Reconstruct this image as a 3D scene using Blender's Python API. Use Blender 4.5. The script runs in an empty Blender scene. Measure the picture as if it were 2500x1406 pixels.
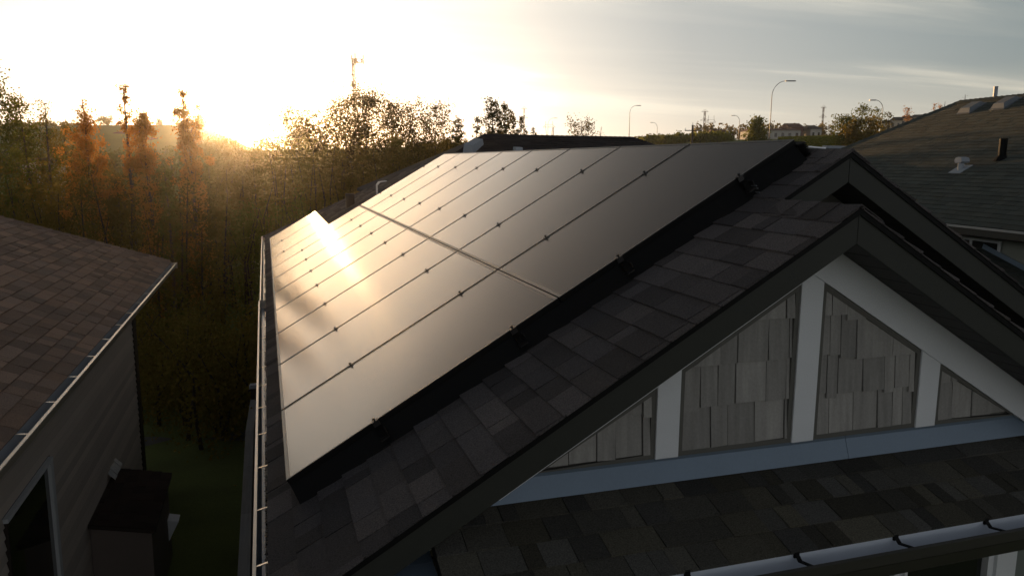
import bpy, math, random
import numpy as np
from mathutils import Vector, Matrix

random.seed(7)
rng = np.random.default_rng(7)
SC = bpy.context.scene
COL = SC.collection
R = math.radians

# ------------------------------------------------------------------ camera
CAM = Vector((-0.035, -3.830, 1.588))
YAW, PITCH, ROLL = -0.3100, -0.1617, 0.0070
FPX, PW, PH = 1871.95, 2500.0, 1406.0
fw = Vector((-math.sin(YAW) * math.cos(PITCH), math.cos(YAW) * math.cos(PITCH), math.sin(PITCH)))
rt = Vector((math.cos(YAW), math.sin(YAW), 0.0))
up = rt.cross(fw)
rt, up = (rt * math.cos(ROLL) + up * math.sin(ROLL)), (up * math.cos(ROLL) - rt * math.sin(ROLL))
cd = bpy.data.cameras.new('camera')
co = bpy.data.objects.new('camera', cd)
COL.objects.link(co)
cd.sensor_width = 36.0
cd.lens = 36.0 * FPX / PW
cd.clip_start = 0.05
cd.clip_end = 6000
co.matrix_world = Matrix(((rt.x, up.x, -fw.x, CAM.x), (rt.y, up.y, -fw.y, CAM.y), (rt.z, up.z, -fw.z, CAM.z), (0, 0, 0, 1)))
SC.camera = co


def at(px, py, d):
    """point of the place seen at a photograph pixel, d metres in front of the lens"""
    return CAM + (fw + rt * ((px - PW / 2) / FPX) - up * ((py - PH / 2) / FPX)) * d


# ------------------------------------------------------------------ light
SUN_AZ, SUN_EL = R(-0.3), R(2.29)
SUN_DIR = Vector((math.sin(SUN_AZ) * math.cos(SUN_EL), math.cos(SUN_AZ) * math.cos(SUN_EL), math.sin(SUN_EL)))
ld = bpy.data.lights.new('sun', 'SUN')
ld.energy = 5.0
ld.angle = R(0.53)
ld.color = (1.0, 0.59, 0.26)
lo = bpy.data.objects.new('sun', ld)
COL.objects.link(lo)
lo.rotation_euler = (-SUN_DIR).to_track_quat('-Z', 'Y').to_euler()
lo.location = (0, 30, 20)

W = bpy.data.worlds.new('World')
SC.world = W
W.use_nodes = True
wt = W.node_tree
wt.nodes.clear()


def N(t, typ, **kw):
    n = t.nodes.new(typ)
    for k, v in kw.items():
        if k.startswith('_'):
            n.inputs[int(k[1:])].default_value = v
        else:
            setattr(n, k, v)
    return n


def mth(t, op, a, b=None):
    n = N(t, 'ShaderNodeMath', operation=op)
    for i, s in enumerate((a, b)):
        if s is None:
            continue
        if isinstance(s, (int, float)):
            n.inputs[i].default_value = s
        else:
            t.links.new(s, n.inputs[i])
    return n.outputs[0]


def ramp(t, fac, stops):
    n = N(t, 'ShaderNodeValToRGB')
    el = n.color_ramp.elements
    while len(el) < len(stops):
        el.new(0.5)
    for e, (p, c) in zip(el, stops):
        e.position = p
        e.color = (c[0], c[1], c[2], 1)
    t.links.new(fac, n.inputs[0])
    return n.outputs[0]


def mixc(t, fac, a, b, mode='MIX'):
    n = N(t, 'ShaderNodeMix', data_type='RGBA', blend_type=mode)
    for i, s in ((0, fac), (6, a), (7, b)):
        if isinstance(s, (int, float)):
            n.inputs[i].default_value = s
        elif isinstance(s, (tuple, list)):
            n.inputs[i].default_value = (s[0], s[1], s[2], 1)
        else:
            t.links.new(s, n.inputs[i])
    return n.outputs[2]


def build_world():
    t = wt
    L = t.links.new
    tc = N(t, 'ShaderNodeTexCoord')
    sky = N(t, 'ShaderNodeTexSky', sky_type='NISHITA', sun_disc=False, sun_elevation=SUN_EL, sun_rotation=SUN_AZ,
            altitude=650, air_density=1.0, dust_density=2.0, ozone_density=1.0)
    skys = N(t, 'ShaderNodeVectorMath', operation='SCALE')
    L(sky.outputs[0], skys.inputs[0])
    skys.inputs['Scale'].default_value = 0.12
    # thin high cloud, lit by the low sun: bright and warm round the sun, grey blue away from it
    nrm = N(t, 'ShaderNodeVectorMath', operation='NORMALIZE')
    L(tc.outputs['Generated'], nrm.inputs[0])
    dot = N(t, 'ShaderNodeVectorMath', operation='DOT_PRODUCT')
    L(nrm.outputs[0], dot.inputs[0])
    dot.inputs[1].default_value = SUN_DIR
    ang = mth(t, 'DIVIDE', mth(t, 'ARCCOSINE', dot.outputs['Value']), math.pi)
    veil = ramp(t, ang, [(0.0, (18, 12, 5.5)), (0.006, (8, 5.6, 2.8)), (0.013, (2.9, 2.3, 1.5)), (0.03, (1.85, 1.7, 1.4)), (0.06, (1.55, 1.48, 1.32)), (0.10, (1.92, 1.82, 1.58)), (0.125, (1.28, 1.23, 1.08)), (0.17, (1.0, 0.97, 0.86)), (0.28, (0.76, 0.73, 0.63)),
                         (0.5, (0.84, 0.84, 0.83)), (1.0, (1.02, 1.01, 1.02))])
    dark = ramp(t, ang, [(0.0, (12, 8, 4)), (0.013, (2.6, 2.1, 1.5)), (0.08, (1.25, 1.22, 1.12)), (0.17, (0.54, 0.58, 0.59)), (0.28, (0.26, 0.33, 0.36)), (0.5, (0.52, 0.56, 0.59)), (1.0, (0.72, 0.76, 0.82))])
    sep = N(t, 'ShaderNodeSeparateXYZ')
    L(nrm.outputs[0], sep.inputs[0])
    zz = mth(t, 'ADD', mth(t, 'ABSOLUTE', sep.outputs[2]), 0.045)
    cmb = N(t, 'ShaderNodeCombineXYZ')
    L(mth(t, 'DIVIDE', sep.outputs[0], zz), cmb.inputs[0])
    L(mth(t, 'DIVIDE', sep.outputs[1], zz), cmb.inputs[1])
    mp = N(t, 'ShaderNodeMapping')
    L(cmb.outputs[0], mp.inputs[0])
    mp.inputs['Rotation'].default_value = (0, 0, R(24))
    mp.inputs['Scale'].default_value = (0.16, 0.75, 1)
    mp.inputs['Location'].default_value = (3.1, 0.6, 0)
    nz = N(t, 'ShaderNodeTexNoise')
    nz.inputs['Scale'].default_value = 1.25
    nz.inputs['Detail'].default_value = 7
    nz.inputs['Roughness'].default_value = 0.52
    nz.inputs['Distortion'].default_value = 0.35
    L(mp.outputs[0], nz.inputs['Vector'])
    band = ramp(t, nz.outputs[0], [(0.33, (0, 0, 0)), (0.46, (.85, .85, .85)), (0.56, (1, 1, 1))])
    # towards the horizon the layers merge into an even pale sheet
    hz = ramp(t, sep.outputs[2], [(0.0, (0, 0, 0)), (0.05, (0.25, 0.25, 0.25)), (0.11, (0.9, 0.9, 0.9)), (0.3, (1, 1, 1))])
    fac = mixc(t, 1.0, band, hz, 'MULTIPLY')
    cl = mixc(t, fac, veil, dark)
    hgt = ramp(t, sep.outputs[2], [(0.0, (1, 1, 1)), (0.08, (.98, .98, .98)), (0.19, (.90, .90, .905)), (0.24, (.74, .74, .75)), (0.30, (.44, .44, .455)), (0.36, (.27, .27, .28)), (0.46, (.185, .185, .19)), (1.0, (.185, .187, .20))])
    cl = mixc(t, 1.0, cl, hgt, 'MULTIPLY')
    tot = mixc(t, 0.85, skys.outputs[0], cl)
    bg = N(t, 'ShaderNodeBackground')
    L(tot, bg.inputs[0])
    bg.inputs[1].default_value = 0.71
    out = N(t, 'ShaderNodeOutputWorld')
    L(bg.outputs[0], out.inputs[0])


build_world()
SC.view_settings.view_transform = 'Standard'
SC.view_settings.look = 'None'
SC.view_settings.exposure = 0.5
SC.view_settings.gamma = 1.0
SC.view_settings.use_curve_mapping = False
SC.cycles.use_denoising = True
SC.cycles.max_bounces = 8
SC.cycles.transparent_max_bounces = 12
SC.cycles.volume_bounces = 0
SC.cycles.sample_clamp_indirect = 4.0

# ------------------------------------------------------------------ materials
MATS = {}


def mat(name, col, rough=0.7, var=0.25, nscale=6.0, fine=0.0, fscale=220.0, bump=0.0, metal=0.0, rnd=0.0, streak=None, spec=0.5, tint=None):
    """procedural Principled: large mottling, fine grain, per piece tone, optional stretched streaks"""
    m = bpy.data.materials.new(name)
    m.use_nodes = True
    t = m.node_tree
    t.nodes.clear()
    L = t.links.new
    p = N(t, 'ShaderNodeBsdfPrincipled')
    o = N(t, 'ShaderNodeOutputMaterial')
    L(p.outputs[0], o.inputs[0])
    geo = N(t, 'ShaderNodeNewGeometry')
    n1 = N(t, 'ShaderNodeTexNoise')
    n1.inputs['Scale'].default_value = nscale
    n1.inputs['Detail'].default_value = 5
    vec = geo.outputs['Position']
    if streak:
        mp = N(t, 'ShaderNodeMapping')
        mp.inputs['Scale'].default_value = streak
        L(vec, mp.inputs[0])
        L(mp.outputs[0], n1.inputs['Vector'])
    else:
        L(vec, n1.inputs['Vector'])
    f = mth(t, 'ADD', mth(t, 'MULTIPLY', mth(t, 'SUBTRACT', n1.outputs[0], 0.5), 2 * var), 1.0)
    if fine > 0:
        n2 = N(t, 'ShaderNodeTexNoise')
        n2.inputs['Scale'].default_value = fscale
        n2.inputs['Detail'].default_value = 2
        L(vec, n2.inputs['Vector'])
        f = mth(t, 'MULTIPLY', f, mth(t, 'ADD', mth(t, 'MULTIPLY', mth(t, 'SUBTRACT', n2.outputs[0], 0.5), 2 * fine), 1.0))
    base = (col[0], col[1], col[2])
    colout = None
    if rnd > 0:
        oi = N(t, 'ShaderNodeObjectInfo')
        h = mth(t, 'FRACT', mth(t, 'ADD', oi.outputs['Random'], geo.outputs['Random Per Island']))
        f = mth(t, 'MULTIPLY', f, mth(t, 'ADD', mth(t, 'MULTIPLY', mth(t, 'SUBTRACT', h, 0.5), 2 * rnd), 1.0))
        if tint:
            h2 = mth(t, 'FRACT', mth(t, 'MULTIPLY', h, 7.31))
            colout = mixc(t, h2, base, tint)
    fcol = N(t, 'ShaderNodeCombineXYZ')
    for i in range(3):
        L(f, fcol.inputs[i])
    c = mixc(t, 1.0, colout if colout is not None else base, fcol.outputs[0], 'MULTIPLY')
    L(c, p.inputs['Base Color'])
    p.inputs['Roughness'].default_value = rough
    p.inputs['Metallic'].default_value = metal
    p.inputs['Specular IOR Level'].default_value = spec
    if bump > 0:
        b = N(t, 'ShaderNodeBump')
        b.inputs['Strength'].default_value = bump
        b.inputs['Distance'].default_value = 0.004
        L((n2 if fine > 0 else n1).outputs[0], b.inputs['Height'])
        L(b.outputs[0], p.inputs['Normal'])
    MATS[name] = m
    return m


def leafmat(name, c1, c2, trans=0.5):
    m = bpy.data.materials.new(name)
    m.use_nodes = True
    t = m.node_tree
    t.nodes.clear()
    L = t.links.new
    geo = N(t, 'ShaderNodeNewGeometry')
    c = mixc(t, geo.outputs['Random Per Island'], c1, c2)
    d = N(t, 'ShaderNodeBsdfDiffuse')
    tr = N(t, 'ShaderNodeBsdfTranslucent')
    L(c, d.inputs[0])
    L(c, tr.inputs[0])
    mx = N(t, 'ShaderNodeMixShader')
    mx.inputs[0].default_value = trans
    L(d.outputs[0], mx.inputs[1])
    L(tr.outputs[0], mx.inputs[2])
    o = N(t, 'ShaderNodeOutputMaterial')
    L(mx.outputs[0], o.inputs[0])
    MATS[name] = m
    return m


SH = mat('asphalt_shingle_charcoal', (0.098, 0.084, 0.080), 0.9, 0.14, 3, 0.95, 150, 0.8, rnd=0.42, tint=(0.074, 0.066, 0.067), spec=0.25)
SHP = mat('asphalt_shingle_porch', (0.074, 0.067, 0.048), 0.9, 0.14, 3, 0.95, 150, 0.8, rnd=0.48, tint=(0.062, 0.060, 0.055), spec=0.25)
SHL = mat('asphalt_shingle_brown', (0.265, 0.170, 0.120), 0.9, 0.16, 2, 0.7, 120, 0.6, rnd=0.32, tint=(0.215, 0.152, 0.120), spec=0.3)
SHR = mat('asphalt_shingle_grey_green', (0.088, 0.092, 0.078), 0.9, 0.10, 2, 0.5, 90, 0.4, rnd=0.17, tint=(0.078, 0.088, 0.078), spec=0.25)
SHB = mat('asphalt_shingle_dark_brown', (0.040, 0.031, 0.030), 0.9, 0.15, 2, 0.3, 200, 0.4, rnd=0.3, spec=0.25)
SHX = mat('asphalt_shingle_chase', (0.030, 0.018, 0.015), 0.9, 0.15, 2, 0.3, 200, 0.4, rnd=0.3, spec=0.2)
DECK = mat('roof_deck', (0.018, 0.017, 0.017), 0.95, 0.2)
DECKL = mat('roof_deck_brown', (0.028, 0.021, 0.018), 0.95, 0.2)
FASC = mat('fascia_dark', (0.023, 0.024, 0.018), 0.6, 0.12, 4, 0.1, 60)
SOFF = mat('soffit_dark', (0.026, 0.023, 0.020), 0.6, 0.12)
WHITE = mat('trim_white', (0.74, 0.75, 0.76), 0.55, 0.05, 5, 0.05, 120, 0.15)
BEAD = mat('trim_taupe', (0.115, 0.110, 0.095), 0.6, 0.1)
SHAKE = mat('cedar_shake', (0.30, 0.285, 0.262), 0.75, 0.42, 1.0, 0.15, 70, 0.3, rnd=0.20, streak=(30, 30, 1.0))
FLASH = mat('flashing_metal', (0.155, 0.205, 0.265), 0.45, 0.12, 3, 0.06, 60, metal=0.35)
GUTI = mat('gutter_enamel', (0.66, 0.70, 0.76), 0.4, 0.06, 4, spec=0.5)
GUTD = mat('gutter_brown', (0.045, 0.042, 0.034), 0.45, 0.1)
GUTM = mat('gutter_metal', (0.30, 0.34, 0.40), 0.35, 0.15, 5, metal=0.5)
LIP = mat('gutter_lip', (0.70, 0.62, 0.52), 0.28, 0.06, 4, metal=0.4)
WALLD = mat('wall_dark', (0.055, 0.055, 0.048), 0.8, 0.1)
SIDE = mat('siding_beige', (0.60, 0.52, 0.45), 0.6, 0.08, 2, 0.05, 80, rnd=0.16)
CHASE = mat('siding_brown', (0.20, 0.16, 0.14), 0.6, 0.1, 2)
STEP = mat('step_flashing_metal', (0.75, 0.76, 0.78), 0.25, 0.3, 25, metal=0.35)
SIDR = mat('siding_sage', (0.30, 0.31, 0.26), 0.6, 0.08, 2)
SIDG = mat('siding_grey_green', (0.15, 0.17, 0.15), 0.6, 0.08, 2)
BROWN = mat('corner_brown', (0.030, 0.020, 0.014), 0.6, 0.1)
BLACK = mat('anodised_black', (0.005, 0.005, 0.005), 0.6, 0.1, spec=0.15)
CLAMP = mat('clamp_black', (0.015, 0.013, 0.012), 0.4, 0.1)
STEEL = mat('galvanised', (0.55, 0.57, 0.60), 0.3, 0.25, 30, metal=0.8)
VENTD = mat('vent_dark', (0.17, 0.19, 0.21), 0.55, 0.1)
VENT = mat('vent_grey', (0.36, 0.39, 0.43), 0.5, 0.1)
FRAME = mat('panel_frame_sheen', (0.20, 0.185, 0.17), 0.38, 0.05, metal=0.8)
FENCE = mat('weathered_board', (0.33, 0.315, 0.30), 0.85, 0.3, 1.0, 0.1, 60, 0.3, rnd=0.15, streak=(30, 2, 30))
GRASS = mat('grass_lawn', (0.12, 0.14, 0.028), 0.95, 0.45, 0.9, 0.4, 40, 0.6)
LAND = mat('terrain_grass', (0.150, 0.165, 0.020), 0.95, 0.35, 0.12, 0.35, 3.0, 0.0)
PATHM = mat('gravel_path', (0.11, 0.10, 0.085), 0.9, 0.2, 6, 0.2, 80)
ROADM = mat('asphalt_road', (0.055, 0.055, 0.056), 0.9, 0.15, 3)
BARK = mat('bark_grey', (0.085, 0.070, 0.055), 0.9, 0.3, 12, 0.2, 80)
BARKD = mat('bark_dark', (0.045, 0.034, 0.026), 0.9, 0.3, 12, 0.2, 80)
POLE = mat('pole_steel', (0.20, 0.20, 0.21), 0.5, 0.1, metal=0.4)
WOODP = mat('pole_wood', (0.05, 0.045, 0.04), 0.9, 0.2)
TOWERM = mat('tower_steel', (0.14, 0.10, 0.09), 0.6, 0.1)
BRICK = mat('red_brown_wall', (0.13, 0.055, 0.045), 0.8, 0.2)
REDR = mat('red_roof', (0.11, 0.042, 0.035), 0.85, 0.2)
PALEW = mat('pale_wall', (0.45, 0.43, 0.40), 0.8, 0.1)
CREAM = mat('cream_wall', (0.55, 0.46, 0.36), 0.8, 0.1)
DARKR = mat('dark_roof', (0.035, 0.032, 0.030), 0.9, 0.2)
YEL = mat('sign_yellow', (0.75, 0.45, 0.02), 0.5, 0.05)
SIGNB = mat('sign_black', (0.02, 0.02, 0.02), 0.5, 0.05)
REDS = mat('sign_red', (0.45, 0.05, 0.04), 0.5, 0.05)
CARW = mat('car_white', (0.7, 0.7, 0.7), 0.25, 0.02)
TYRE = mat('tyre_black', (0.02, 0.02, 0.02), 0.8, 0.05)
DEBRIS = mat('wet_leaf_litter', (0.022, 0.017, 0.014), 0.5, 0.3, 40)

LG = leafmat('leaf_green', (0.12, 0.15, 0.022), (0.18, 0.165, 0.032), 0.6)
LO = leafmat('leaf_olive', (0.17, 0.140, 0.026), (0.23, 0.160, 0.034), 0.6)
LP = leafmat('leaf_bronze_flare', (0.58, 0.25, 0.050), (0.44, 0.24, 0.050), 0.62)  # orange of flare and backlight put into the bronze leaf colour
LD = leafmat('leaf_dark', (0.11, 0.100, 0.024), (0.16, 0.115, 0.028), 0.58)
LT = leafmat('leaf_brown_olive', (0.085, 0.070, 0.016), (0.125, 0.085, 0.020), 0.5)
LY = leafmat('leaf_yellow_green', (0.20, 0.19, 0.025), (0.13, 0.15, 0.022), 0.5)
LS = leafmat('needle_green', (0.020, 0.030, 0.014), (0.030, 0.038, 0.018), 0.3)


def glassy(name, base, rough, cells=False, ior=1.5):
    m = bpy.data.materials.new(name)
    m.use_nodes = True
    t = m.node_tree
    p = t.nodes['Principled BSDF']
    L = t.links.new
    p.inputs['Roughness'].default_value = rough
    p.inputs['IOR'].default_value = ior
    p.inputs['Base Color'].default_value = (*base, 1)
    if cells:
        p.inputs['Specular Tint'].default_value = (1.0, 0.88, 0.78, 1)
    geo = N(t, 'ShaderNodeNewGeometry')
    if cells:
        tc = N(t, 'ShaderNodeTexCoord')
        sp = N(t, 'ShaderNodeSeparateXYZ')
        L(tc.outputs['Object'], sp.inputs[0])
        # printed cell grid: thin grey seams between the cells, dotted solder points
        def seam(s, pitch, w):
            fr = mth(t, 'FRACT', mth(t, 'DIVIDE', s, pitch))
            return mth(t, 'LESS_THAN', fr, w / pitch)
        g = mth(t, 'MAXIMUM', seam(sp.outputs[1], 0.1855, 0.003), seam(sp.outputs[0], 0.0925, 0.0025))
        dots = mth(t, 'MULTIPLY', seam(sp.outputs[1], 0.0206, 0.003), seam(sp.outputs[0], 0.0925, 0.007))
        f = mth(t, 'MAXIMUM', mth(t, 'MULTIPLY', g, 0.35), dots)
        nz = N(t, 'ShaderNodeTexNoise')
        nz.inputs['Scale'].default_value = 0.9
        nz.inputs['Detail'].default_value = 4
        L(geo.outputs['Position'], nz.inputs['Vector'])
        c = mixc(t, f, base, (0.055, 0.052, 0.05))
        L(c, p.inputs['Base Color'])
        r = mth(t, 'ADD', mth(t, 'MULTIPLY', mth(t, 'SUBTRACT', nz.outputs[0], 0.5), 0.10), rough)
        L(r, p.inputs['Roughness'])
        n2 = N(t, 'ShaderNodeTexNoise')
        n2.inputs['Scale'].default_value = 700
        L(geo.outputs['Position'], n2.inputs['Vector'])
        b = N(t, 'ShaderNodeBump')
        b.inputs['Strength'].default_value = 0.05
        b.inputs['Distance'].default_value = 0.001
        L(n2.outputs[0], b.inputs['Height'])
        L(b.outputs[0], p.inputs['Normal'])
    else:
        nz = N(t, 'ShaderNodeTexNoise')
        nz.inputs['Scale'].default_value = 3
        L(geo.outputs['Position'], nz.inputs['Vector'])
        b = N(t, 'ShaderNodeBump')
        b.inputs['Strength'].default_value = 0.03
        b.inputs['Distance'].default_value = 0.02
        L(nz.outputs[0], b.inputs['Height'])
        L(b.outputs[0], p.inputs['Normal'])
    MATS[name] = m
    return m


PVG = glassy('solar_glass', (0.024, 0.016, 0.012), 0.15, True, 1.82)
WIN = glassy('window_glass', (0.016, 0.018, 0.015), 0.04)
WATER = glassy('gutter_water', (0.02, 0.02, 0.02), 0.03, False, 1.33)

# ------------------------------------------------------------------ object helpers
WL = {}


def link(name, data, parent=None, loc=None):
    o = bpy.data.objects.new(name, data)
    COL.objects.link(o)
    if parent is not None:
        o.parent = parent
    return o


def tag(o, label=None, cat=None, group=None, kind=None):
    if label:
        o['label'] = label
    if cat:
        o['category'] = cat
    if group:
        o['group'] = group
    if kind:
        o['kind'] = kind
    return o


def empty(name, loc, label, cat, group=None):
    o = bpy.data.objects.new(name, None)
    COL.objects.link(o)
    o.location = loc
    o.empty_display_size = 0.1
    WL[o] = Vector(loc)
    return tag(o, label, cat, group)


def wloc(o):
    while o is not None:
        if o in WL:
            return WL[o]
        o = o.parent
    return Vector((0, 0, 0))


class MB:
    def __init__(s):
        s.v = []
        s.f = []

    def add(s, vs, fs):
        b = len(s.v)
        s.v += [Vector(x) for x in vs]
        s.f += [tuple(i + b for i in f) for f in fs]
        return s

    def box(s, lo, hi):
        x0, y0, z0 = lo
        x1, y1, z1 = hi
        return s.add([(x0, y0, z0), (x1, y0, z0), (x1, y1, z0), (x0, y1, z0), (x0, y0, z1), (x1, y0, z1), (x1, y1, z1), (x0, y1, z1)],
                     [(0, 3, 2, 1), (4, 5, 6, 7), (0, 1, 5, 4), (1, 2, 6, 5), (2, 3, 7, 6), (3, 0, 4, 7)])

    def obox(s, c, ex, ey, ez, sx, sy, sz):
        """box of full sizes sx,sy,sz centred on c along unit axes"""
        c, ex, ey, ez = Vector(c), Vector(ex), Vector(ey), Vector(ez)
        vs = [c + ex * (a * sx / 2) + ey * (b * sy / 2) + ez * (d * sz / 2) for d in (-1, 1) for a, b in ((-1, -1), (1, -1), (1, 1), (-1, 1))]
        return s.add(vs, [(0, 3, 2, 1), (4, 5, 6, 7), (0, 1, 5, 4), (1, 2, 6, 5), (2, 3, 7, 6), (3, 0, 4, 7)])

    def prism(s, poly, vec):
        n = len(poly)
        vec = Vector(vec)
        a = [Vector(p) for p in poly]
        b = [p + vec for p in a]
        return s.add(a + b, [tuple(range(n))[::-1], tuple(range(n, 2 * n))] + [(i, (i + 1) % n, n + (i + 1) % n, n + i) for i in range(n)])

    def tube(s, pts, rads, n=6, cap=True):
        pts = [Vector(p) for p in pts]
        if isinstance(rads, (int, float)):
            rads = [rads] * len(pts)
        base = len(s.v)
        for i, p in enumerate(pts):
            d = (pts[min(i + 1, len(pts) - 1)] - pts[max(i - 1, 0)])
            if d.length < 1e-9:
                d = Vector((0, 0, 1))
            d.normalize()
            a = d.cross(Vector((0, 0, 1)) if abs(d.z) < 0.9 else Vector((1, 0, 0))).normalized()
            b = d.cross(a)
            for k in range(n):
                th = 2 * math.pi * k / n
                s.v.append(p + (a * math.cos(th) + b * math.sin(th)) * rads[i])
        for i in range(len(pts) - 1):
            for k in range(n):
                s.f.append((base + i * n + k, base + i * n + (k + 1) % n, base + (i + 1) * n + (k + 1) % n, base + (i + 1) * n + k))
        if cap:
            s.f.append(tuple(base + k for k in range(n))[::-1])
            e = base + (len(pts) - 1) * n
            s.f.append(tuple(e + k for k in range(n)))
        return s

    def build(s, name, m, parent=None, kind=None, smooth=False, bevel=0.0):
        o0 = wloc(parent) if parent is not None else Vector((0, 0, 0))
        me = bpy.data.meshes.new(name)
        me.from_pydata([tuple(v - o0) for v in s.v], [], s.f)
        me.materials.append(m)
        if smooth:
            me.shade_smooth()
        o = link(name, me, parent)
        if kind:
            o['kind'] = kind
        if bevel:
            b = o.modifiers.new('bevel', 'BEVEL')
            b.width = bevel
            b.segments = 2
            b.limit_method = 'ANGLE'
        return o


def npmesh(name, verts, quads, m, parent=None, kind=None):
    """big quad meshes from numpy arrays"""
    o0 = np.array(wloc(parent)) if parent is not None else np.zeros(3)
    me = bpy.data.meshes.new(name)
    nv, nq = len(verts), len(quads)
    me.vertices.add(nv)
    me.vertices.foreach_set('co', (verts - o0).astype(np.float32).ravel())
    me.loops.add(nq * 4)
    me.loops.foreach_set('vertex_index', quads.astype(np.int32).ravel())
    me.polygons.add(nq)
    me.polygons.foreach_set('loop_start', np.arange(0, nq * 4, 4, dtype=np.int32))
    me.update(calc_edges=True)
    me.materials.append(m)
    o = link(name, me, parent)
    if kind:
        o['kind'] = kind
    return o


def clip_poly(poly, region):
    """convex clip in 2-D; region counter-clockwise"""
    out = poly
    n = len(region)
    for i in range(n):
        ax, ay = region[i]
        bx, by = region[(i + 1) % n]
        inp, out = out, []
        if not inp:
            return []
        side = lambda p: (bx - ax) * (p[1] - ay) - (by - ay) * (p[0] - ax)
        for k in range(len(inp)):
            p, q = inp[k], inp[(k + 1) % len(inp)]
            sp, sq = side(p), side(q)
            if sp >= -1e-9:
                out.append(p)
            if (sp > 1e-9 and sq < -1e-9) or (sp < -1e-9 and sq > 1e-9):
                t = sp / (sp - sq)
                out.append((p[0] + (q[0] - p[0]) * t, p[1] + (q[1] - p[1]) * t))
    return out


def area(poly):
    return 0.5 * abs(sum(poly[i][0] * poly[(i + 1) % len(poly)][1] - poly[(i + 1) % len(poly)][0] * poly[i][1] for i in range(len(poly))))


def ccw(poly):
    s = sum(poly[i][0] * poly[(i + 1) % len(poly)][1] - poly[(i + 1) % len(poly)][0] * poly[i][1] for i in range(len(poly)))
    return list(poly) if s > 0 else list(poly)[::-1]


SHMESH = {}


class Shingles:
    """lays overlapping laminated shingle tabs on sloping planes; nearest tabs become single objects, the rest one joined mesh"""

    def __init__(s, m, exposure=0.143, widths=(0.09, 0.13, 0.17, 0.21, 0.26, 0.31), seed=1, tag='a'):
        s.m, s.e, s.w, s.t = m, exposure, widths, []
        s.r = random.Random(seed)
        s.tag = tag

    def lay(s, org, ex, ey, region, v0=0.0):
        """org origin, ex along course, ey up slope, region convex polygon in (a,b) metres; v0 = where courses start"""
        ez = ex.cross(ey)
        if ez.z < 0:
            ez, ex, region = -ez, -ex, [(-p[0], p[1]) for p in region]
        region = ccw(region)
        amin, amax = min(p[0] for p in region), max(p[0] for p in region)
        bmin, bmax = min(p[1] for p in region), max(p[1] for p in region)
        k0, k1 = math.floor((bmin - v0) / s.e), math.ceil((bmax - v0) / s.e)
        for k in range(k0, k1):
            b = v0 + k * s.e
            a = amin - s.r.random() * 0.35
            thick = s.r.random() < 0.5
            while a < amax:
                w = s.r.choice(s.w)
                rect = [(a, b), (a + w - 0.003, b), (a + w - 0.003, b + s.e + 0.012), (a, b + s.e + 0.012)]
                pl = clip_poly(rect, region)
                h = (0.0125 if thick else 0.0075) + s.r.uniform(-.001, .001)
                if len(pl) >= 3 and area(pl) > 0.0012:
                    full = abs(area(pl) - (w - 0.003) * (s.e + 0.012)) < 1e-6
                    s.t.append((org + ex * (a + w / 2) + ey * (b + s.e / 2), org, ex, ey, ez, a, b, w, h, pl, full))
                a += w
                thick = (not thick) if s.r.random() < 0.8 else thick
        return s

    def solid(s, org, ex, ey, ez, b, h, pl):
        """wedge: thick at the butt edge, thin where the next course covers it"""
        top, bot = [], []
        for (x, y) in pl:
            f = min(max((y - b) / (s.e + 0.012), 0), 1)
            top.append(org + ex * x + ey * y + ez * (0.0015 + h * (1 - f) + 0.0035))
            bot.append(org + ex * x + ey * y + ez * 0.0005)
        n = len(pl)
        return bot + top, [tuple(range(n))[::-1], tuple(range(n, 2 * n))] + [(i, (i + 1) % n, n + (i + 1) % n, n + i) for i in range(n)]

    def build(s, parent, nmax=300, stuffname='shingle_field'):
        s.t.sort(key=lambda q: (q[0] - CAM).length + (0 if fw.dot(q[0] - CAM) > 0 else 100))
        o0 = wloc(parent)
        rest = MB()
        for i, (cen, org, ex, ey, ez, a, b, w, h, pl, full) in enumerate(s.t):
            if i < nmax:
                if full:
                    hb = round(h, 3)
                    key = (s.tag, round(w, 3), hb)
                    if key not in SHMESH:
                        q = [(0, 0), (w - 0.003, 0), (w - 0.003, s.e + 0.012), (0, s.e + 0.012)]
                        vs, fs = s.solid(Vector((0, 0, 0)), Vector((1, 0, 0)), Vector((0, 1, 0)), Vector((0, 0, 1)), 0, hb, q)
                        me = bpy.data.meshes.new('shingle')
                        me.from_pydata([tuple(v) for v in vs], [], fs)
                        me.materials.append(s.m)
                        SHMESH[key] = me
                    o = link('shingle', SHMESH[key], parent)
                    p = org + ex * a + ey * b - o0
                    o.matrix_local = Matrix(((ex.x, ey.x, ez.x, p.x), (ex.y, ey.y, ez.y, p.y), (ex.z, ey.z, ez.z, p.z), (0, 0, 0, 1)))
                else:
                    mb = MB()
                    mb.add(*s.solid(org, ex, ey, ez, b, h, pl))
                    mb.build('shingle', s.m, parent)
            else:
                rest.add(*s.solid(org, ex, ey, ez, b, h, pl))
        if rest.f:
            rest.build(stuffname, s.m, parent, kind='stuff')


# ------------------------------------------------------------------ terrain
GZ = -4.3


def az_px(px):
    return math.degrees(math.atan((px - 1250) / FPX)) - math.degrees(YAW)


def elev(px, py):
    d = at(px, py, 1.0) - CAM
    return math.atan2(d.z, math.hypot(d.x, d.y))


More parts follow.
